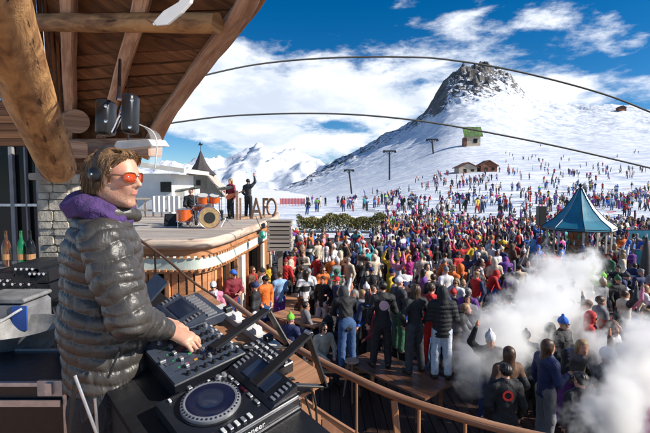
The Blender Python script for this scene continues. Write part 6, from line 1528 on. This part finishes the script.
LM = [('the blue and white kiosk', kx, ky), ('the tall black speaker', tl.location.x, tl.location.y), ('the round white table', rt.location.x, rt.location.y), ('the hedge', hd.location.x, hyy),
      ('the closed parasol', um.location.x, um.location.y), ('the blue and white board', bd.location.x, bd.location.y), ('the slatted box', sb.location.x, sb.location.y),
      ('the person in the all-yellow suit', PZ(391, 298, 0).x, PZ(391, 298, 0).y), ('the woman in magenta with arms up', PZ(409, 300, 0).x, PZ(409, 300, 0).y), ('the person in orange and red', PZ(621, 270, 0).x, PZ(621, 270, 0).y),
      ('the brown fur-coated person', PZ(340, 300, 0).x, PZ(340, 300, 0).y), ('the lime green person', PZ(601, 330, 0).x, PZ(601, 330, 0).y), ('the man at the edge of the smoke', PZ(476, 323, 0).x, PZ(476, 323, 0).y),
      ('the orange-topped woman', PZ(323, 318, 0).x, PZ(323, 318, 0).y), ('the two huts', ground_hit(480, 172).x, ground_hit(480, 172).y), ('the pink banner', ground_hit(292, 206).x, ground_hit(292, 206).y),
      ('the leftmost lift pylon', ground_hit(352, 194).x, ground_hit(352, 194).y), ('the wooden picnic table in mid-crowd', PZ(365, 258, .75).x, PZ(365, 258, .75).y), ('the wooden picnic table left of the kiosk', PZ(448, 262, .75).x, PZ(448, 262, .75).y)]
USED = set()
def where(x, y):
    px0 = pix((x, y, 0))[0]; best = []
    for n, lx, ly in LM:
        pxl = pix((lx, ly, 0))[0]; best.append((math.hypot(lx-x, (ly-y)*.8)/max(y, 5)*20, n, pxl-px0, ly-y))
    best.sort(); out = []
    for dd, n, dp, dyv in best[:4]:
        rel = 'behind' if dyv < -1 and abs(dp) < 25 else 'in front of' if dyv > 1 and abs(dp) < 25 else ('left of' if dp > 0 else 'right of')
        out.append((rel, n))
    return out
def dress(x, y, pose, hair):
    for k in range(60):
        jc = r5.choice(JW) if y > 9.8 else r5.choice(['black', 'charcoal', 'dark blue', 'black', 'brown', 'dark red', 'grey']); tcn = r5.choice(TW)
        hm = r5.choice(['brown', 'brown', 'dark', 'dark', 'blond', 'grey']) if hair in ('short', 'long') else r5.choice(['black', 'black', 'black', 'white', 'white', 'red', 'dark blue', 'grey', 'charcoal', 'brown', 'dark green', 'cream', 'bright blue', 'dark red'])
        if hair == 'hood': hm = jc
        rel, n = where(x, y)[min(k//12, 3)]
        hd_ = {'short': 'short %s hair' % hm, 'long': 'long %s hair' % hm}.get(hair, '%s %s' % (hm, hair))
        ps = {'standing with arms down': '', 'holding a drink': 'drinking ', 'hands in pockets': '', 'hands held together in front': '', 'one arm raised': 'waving ', 'both arms in the air': 'arms up ', 'leaning forward': 'bending ', 'walking': 'walking '}[pose]
        lab = 'person in %s jacket, %s trousers, %s, %s%s %s' % (jc, tcn, hd_, ps, rel, n)
        if len(lab.split()) > 16: lab = 'person in %s jacket, %s, %s%s %s' % (jc, hd_, ps, rel, n)
        if len(lab.split()) > 16: lab = lab.replace('the wooden picnic table', 'the table').replace(' jacket,', ',')
        if lab not in USED and len(lab.split()) <= 16: USED.add(lab); return jc, tcn, hm, lab
    return jc, tcn, hm, lab
def blocked(x, y, m=0.):
    for a, b, r in OCC:
        if (a-x)**2+(b-y)**2 < (r+m)**2: return True
    for a, b, r in TABLES:
        if (a-x)**2+(b-y)**2 < (r*.8)**2: return True
    return False
OCC.append((tb.location.x+.2, tb.location.y, 1.5)); OCC.append((sb.location.x, sb.location.y, .6))
pts = []; grid_ = {}
def okdist(x, y, md):
    gx_, gy_ = int(x//1), int(y//1)
    for a in range(gx_-1, gx_+2):
        for b in range(gy_-1, gy_+2):
            for q in grid_.get((a, b), ()):
                if (q[0]-x)**2+(q[1]-y)**2 < md*md: return False
    return True
def vn1(x): return float(vnoise(np.array([x+50.]), np.array([3.3]))[0])
def inside(x, y):
    px_ = pix((x, y, 0))[0]
    if y < (6.8 if px_ > 462 else 9.3) or y > 62: return False
    if y > 41 and r5.random() > math.exp(-(y-41)/(.8+3.2*vn1(x*.35)))*.7: return False
    if px_ > 668: return False
    if px_ < 383 and y > 29: return False
    ex = edge_x(y)
    if y < 22.3 and ex is not None and x < ex+.75: return False
    if y < 10.4 and x < -1.6: return False
    if y >= 22.3 and x < -3.4: return False
    if hx0-.3 < x < hx1+.3 and abs(y-hyy) < 1.3: return False
    if y < 11.6 and px_ < 345: return False
    if y < 12.5 and px_ < 345: return r5.random() < .35
    return True
for _ in range(90000):
    y = 6.5+56*r5.random()**.85; x = r5.uniform(-4, 42)
    if not inside(x, y) or blocked(x, y) or not okdist(x, y, .58 if y < 11 else .66 if y < 14 else .80): continue
    pts.append((x, y)); grid_.setdefault((int(x//1), int(y//1)), []).append((x, y))
pts.sort(key=lambda q: q[1])
print('crowd', len(pts))
NMID = 222
def put_mid(x, y, z, pose, hair, sc, rz, group):
    me = mid_mesh(pose, hair)[3]; jc, tcn, hm, lab = dress(x, y, pose, hair)
    o = link('person', me, None, (x, y, z)); o.rotation_euler = (r5.gauss(0, .05), r5.gauss(0, .05), rz); o.scale = (sc*r5.uniform(.95, 1.12), sc, sc); tag(o, lab, 'person', group)
    for i, m_ in enumerate((r5.choice(SKIN), CM[jc], CM[tcn], BOOT, HM[hm] if hair in ('short', 'long') else CM[hm], CM[jc] if r5.random() < .5 else CM[r5.choice(['black', 'white', 'grey', 'charcoal', 'dark blue', 'cream'])])):
        o.material_slots[i].link = 'OBJECT'; o.material_slots[i].material = m_
STUFF = []
for i, (x, y) in enumerate(pts):
    pose = r5.choices(MPOSE, PW)[0]; hair = r5.choice(HAIRS); sc = r5.uniform(.93, 1.07)
    rz = r5.choice([r5.gauss(0, .9), r5.uniform(0, 6.3), math.pi+r5.gauss(0, .8)])
    if i < NMID: put_mid(x, y, 0, pose, hair, sc, rz, 'people standing in the packed crowd')
    else: STUFF.append((x, y, float(terrain(x, y)) if y > 43 else 0, pose, hair, sc, rz, .06))
# ---- people on the snow slope
sl_pts = []
def dens(px_, py_):
    d_ = .25
    for cx_, cy_, sx2, sy2, w in ((430, 205, 60, 8, 1.1), (520, 200, 70, 12, .7), (600, 205, 60, 10, .9), (480, 182, 50, 8, 1.0), (540, 174, 70, 12, 1.0), (360, 205, 40, 6, .9), (310, 208, 25, 4, .6), (500, 160, 40, 8, .3), (630, 185, 25, 10, .5)):
        d_ += w*math.exp(-((px_-cx_)/sx2)**2-((py_-cy_)/sy2)**2)
    return d_
while len(sl_pts) < 430:
    px_ = r5.uniform(285, 652); py_ = 145+69*r5.random()**.85
    lim = np.interp(px_, [280, 400, 450, 500, 650], [204, 190, 166, 148, 140])
    if py_ < lim or r5.random() > dens(px_, py_): continue
    if px_ < 500 and py_ < 176 and 452 < px_: continue
    for k in range(r5.choice([1, 1, 2, 3])):
        g_ = ground_hit(px_+r5.uniform(-5, 5), py_+r5.uniform(-1.2, 1.2))
        if g_ is not None and g_.y > 44 and not (hx0-1 < g_.x < hx1+1 and g_.y < 50): sl_pts.append(g_)
sl_pts.sort(key=lambda g: g.y)
for i, g_ in enumerate(sl_pts):
    pose = r5.choice(['standing with arms down', 'walking', 'hands in pockets', 'holding a drink', 'leaning forward']); hair = r5.choice(['beanie', 'helmet', 'helmet', 'short']); sc = r5.uniform(1.05, 1.25); rz = r5.uniform(0, 6.3)
    if i < 24: put_mid(g_.x, g_.y, g_.z-.02, pose, hair, sc, rz, 'skiers standing about on the snow slope')
    else: STUFF.append((g_.x, g_.y, g_.z-.02, pose, hair, sc, rz, .085))
def crowd_mat():
    m, n, b = base_mat('crowd_clothes'); a = n.new('ShaderNodeAttribute', attribute_name='tint'); co = n.new('ShaderNodeTexCoord').outputs['Object']
    hs = n.new('ShaderNodeHueSaturation'); n.l.new(a.outputs['Color'], hs.inputs['Color']); n.l.new(n.step(n.noise(co, 9, 3), .3, .7, .75, 1.15), hs.inputs['Value'])
    n.l.new(hs.outputs[0], b.inputs['Base Color']); b.inputs['Roughness'].default_value = .7; return m
VV_, FF_, CC_ = [], [], []; nb = 0
for x, y, z, pose, hair, sc, rz, hh in STUFF:
    V, F, mi, _m = mid_mesh(pose, hair, hh); c_, s_ = math.cos(rz), math.sin(rz); W_ = V*sc
    W_ = np.stack([W_[:, 0]*c_-W_[:, 1]*s_+x, W_[:, 0]*s_+W_[:, 1]*c_+y, W_[:, 2]+z], 1); VV_.append(W_); FF_.append(F+nb); nb += len(V)
    hc = r5.choice([HC['brown'], HC['dark'], HC['blond']]) if hair in ('short', 'long') else JC[r5.choice(['black', 'black', 'white', 'red', 'dark blue', 'grey', 'brown', 'charcoal'])]
    t_ = r5.choice(TW); tc2 = JC.get(t_, (.05, .11, .26)); cols = np.array([(.52, .29, .2), JC[r5.choice(JW)], tc2, (.03, .025, .022), hc, JC[r5.choice(JW)]]); CC_.append(cols[mi])
V = np.concatenate(VV_); F = np.concatenate(FF_); C3 = np.concatenate(CC_); me = mk('crowd', V, F, [crowd_mat()])
at = me.attributes.new('tint', 'FLOAT_COLOR', 'FACE'); at.data.foreach_set('color', np.concatenate([C3, np.ones((len(C3), 1))], 1).astype('f').ravel())
tag(link('crowd', me), 'dense far crowd and scattered skiers reaching back onto the snow slope', kind='stuff'); print('stuff faces', len(F), 'mid meshes', len(MID))
# skis and boards lying on the snow
for i in range(46):
    px_ = r5.uniform(330, 650); py_ = r5.uniform(186, 213)
    g_ = ground_hit(px_, py_)
    if g_ is None or g_.y < 46: continue
    t_ = MB(); a = r5.uniform(-.5, .5); dv = Vector((math.cos(a), math.sin(a), 0))*.85; zz_ = float(terrain(g_.x, g_.y))+.12
    for s_ in (-.09, .09):
        o_ = Vector((g_.x, g_.y+s_*2, zz_)); t_.beam(o_-dv, o_+dv, .12, .05); t_.beam(o_+dv, o_+dv*1.15+Vector((0, 0, .1)), .1, .04)
    ob = t_.build('skis', CM[r5.choice(['black', 'dark blue', 'red', 'black', 'charcoal'])]); tag(ob, 'pair of skis lying on the trodden snow behind the crowd', 'skis', 'skis lying on the snow')

# ================================================================ smoke
def smoke(name, blobs, dens_, label, albedo=(.93, .93, .92)):
    bl = [(P(x, y, Y), r) for x, y, Y, r in blobs]
    lo = Vector([min(p[i]-r*1.9 for p, r in bl) for i in range(3)]); hi = Vector([max(p[i]+r*1.9 for p, r in bl) for i in range(3)]); lo.z = max(lo.z, .02)
    o = MB().box((lo+hi)/2, hi-lo).build(name, None); o.data.materials.clear()
    m = bpy.data.materials.new(name+'_air'); m.use_nodes = True; n = NT(m.node_tree); n.n.remove(n.n['Principled BSDF']); out = n.n['Material Output']
    geo = n.new('ShaderNodeNewGeometry'); pos = geo.outputs['Position']
    wv = n.vmath('SCALE', n.vmath('SUBTRACT', n.noise(pos, 1.1, 4, .6, col=True), (.5, .5, .5)).outputs[0]); wv.inputs['Scale'].default_value = 1.5
    q = n.vmath('ADD', pos, wv.outputs[0]).outputs[0]; tot = None
    for p, r in bl:
        d_ = n.vmath('DISTANCE', q, tuple(p)).outputs['Value']; g_ = n.new('ShaderNodeMapRange', interpolation_type='SMOOTHSTEP'); n.put(g_.inputs[0], d_); g_.inputs[1].default_value = r*1.45; g_.inputs[2].default_value = 0; g_.inputs[3].default_value = 0; g_.inputs[4].default_value = 1
        tot = g_.outputs[0] if tot is None else n.math('ADD', tot, g_.outputs[0])
    fb = n.noise(n.vmath('ADD', pos, n.vmath('MULTIPLY', wv.outputs[0], (.6, .6, .6)).outputs[0]).outputs[0], 1.9, 7, .66, .8)
    dd = n.math('SUBTRACT', n.math('ADD', n.math('MULTIPLY', tot, 1.0), n.math('MULTIPLY', fb, 2.8)), 1.62); dd = n.math('MULTIPLY', n.math('MAXIMUM', dd, 0), n.step(tot, .02, .25))
    v = n.new('ShaderNodeVolumePrincipled'); v.inputs['Color'].default_value = (*albedo, 1); v.inputs['Anisotropy'].default_value = .2
    n.l.new(n.math('MULTIPLY', n.math('MINIMUM', dd, 2.4), dens_), v.inputs['Density']); n.l.new(v.outputs[0], out.inputs['Volume']); o.data.materials.append(m)
    return tag(o, kind='stuff')
smoke('smoke', [(462, 392, 7.4, .35), (478, 366, 7.6, .55), (500, 345, 8.2, .7), (528, 330, 8.8, .75), (552, 318, 9.6, .8), (535, 300, 10.8, .7), (566, 300, 11.2, .8), (552, 274, 13, .7), (584, 272, 13.4, .75)], 11, 'smoke', (.99, .99, .985))
smoke('smoke', [(596, 418, 5.4, .30), (612, 396, 5.7, .42), (628, 372, 6.0, .5), (645, 350, 6.4, .5), (652, 395, 5.8, .42), (622, 428, 5.4, .34), (600, 352, 7.4, .35)], 10, 'smoke', (.98, .97, .96))
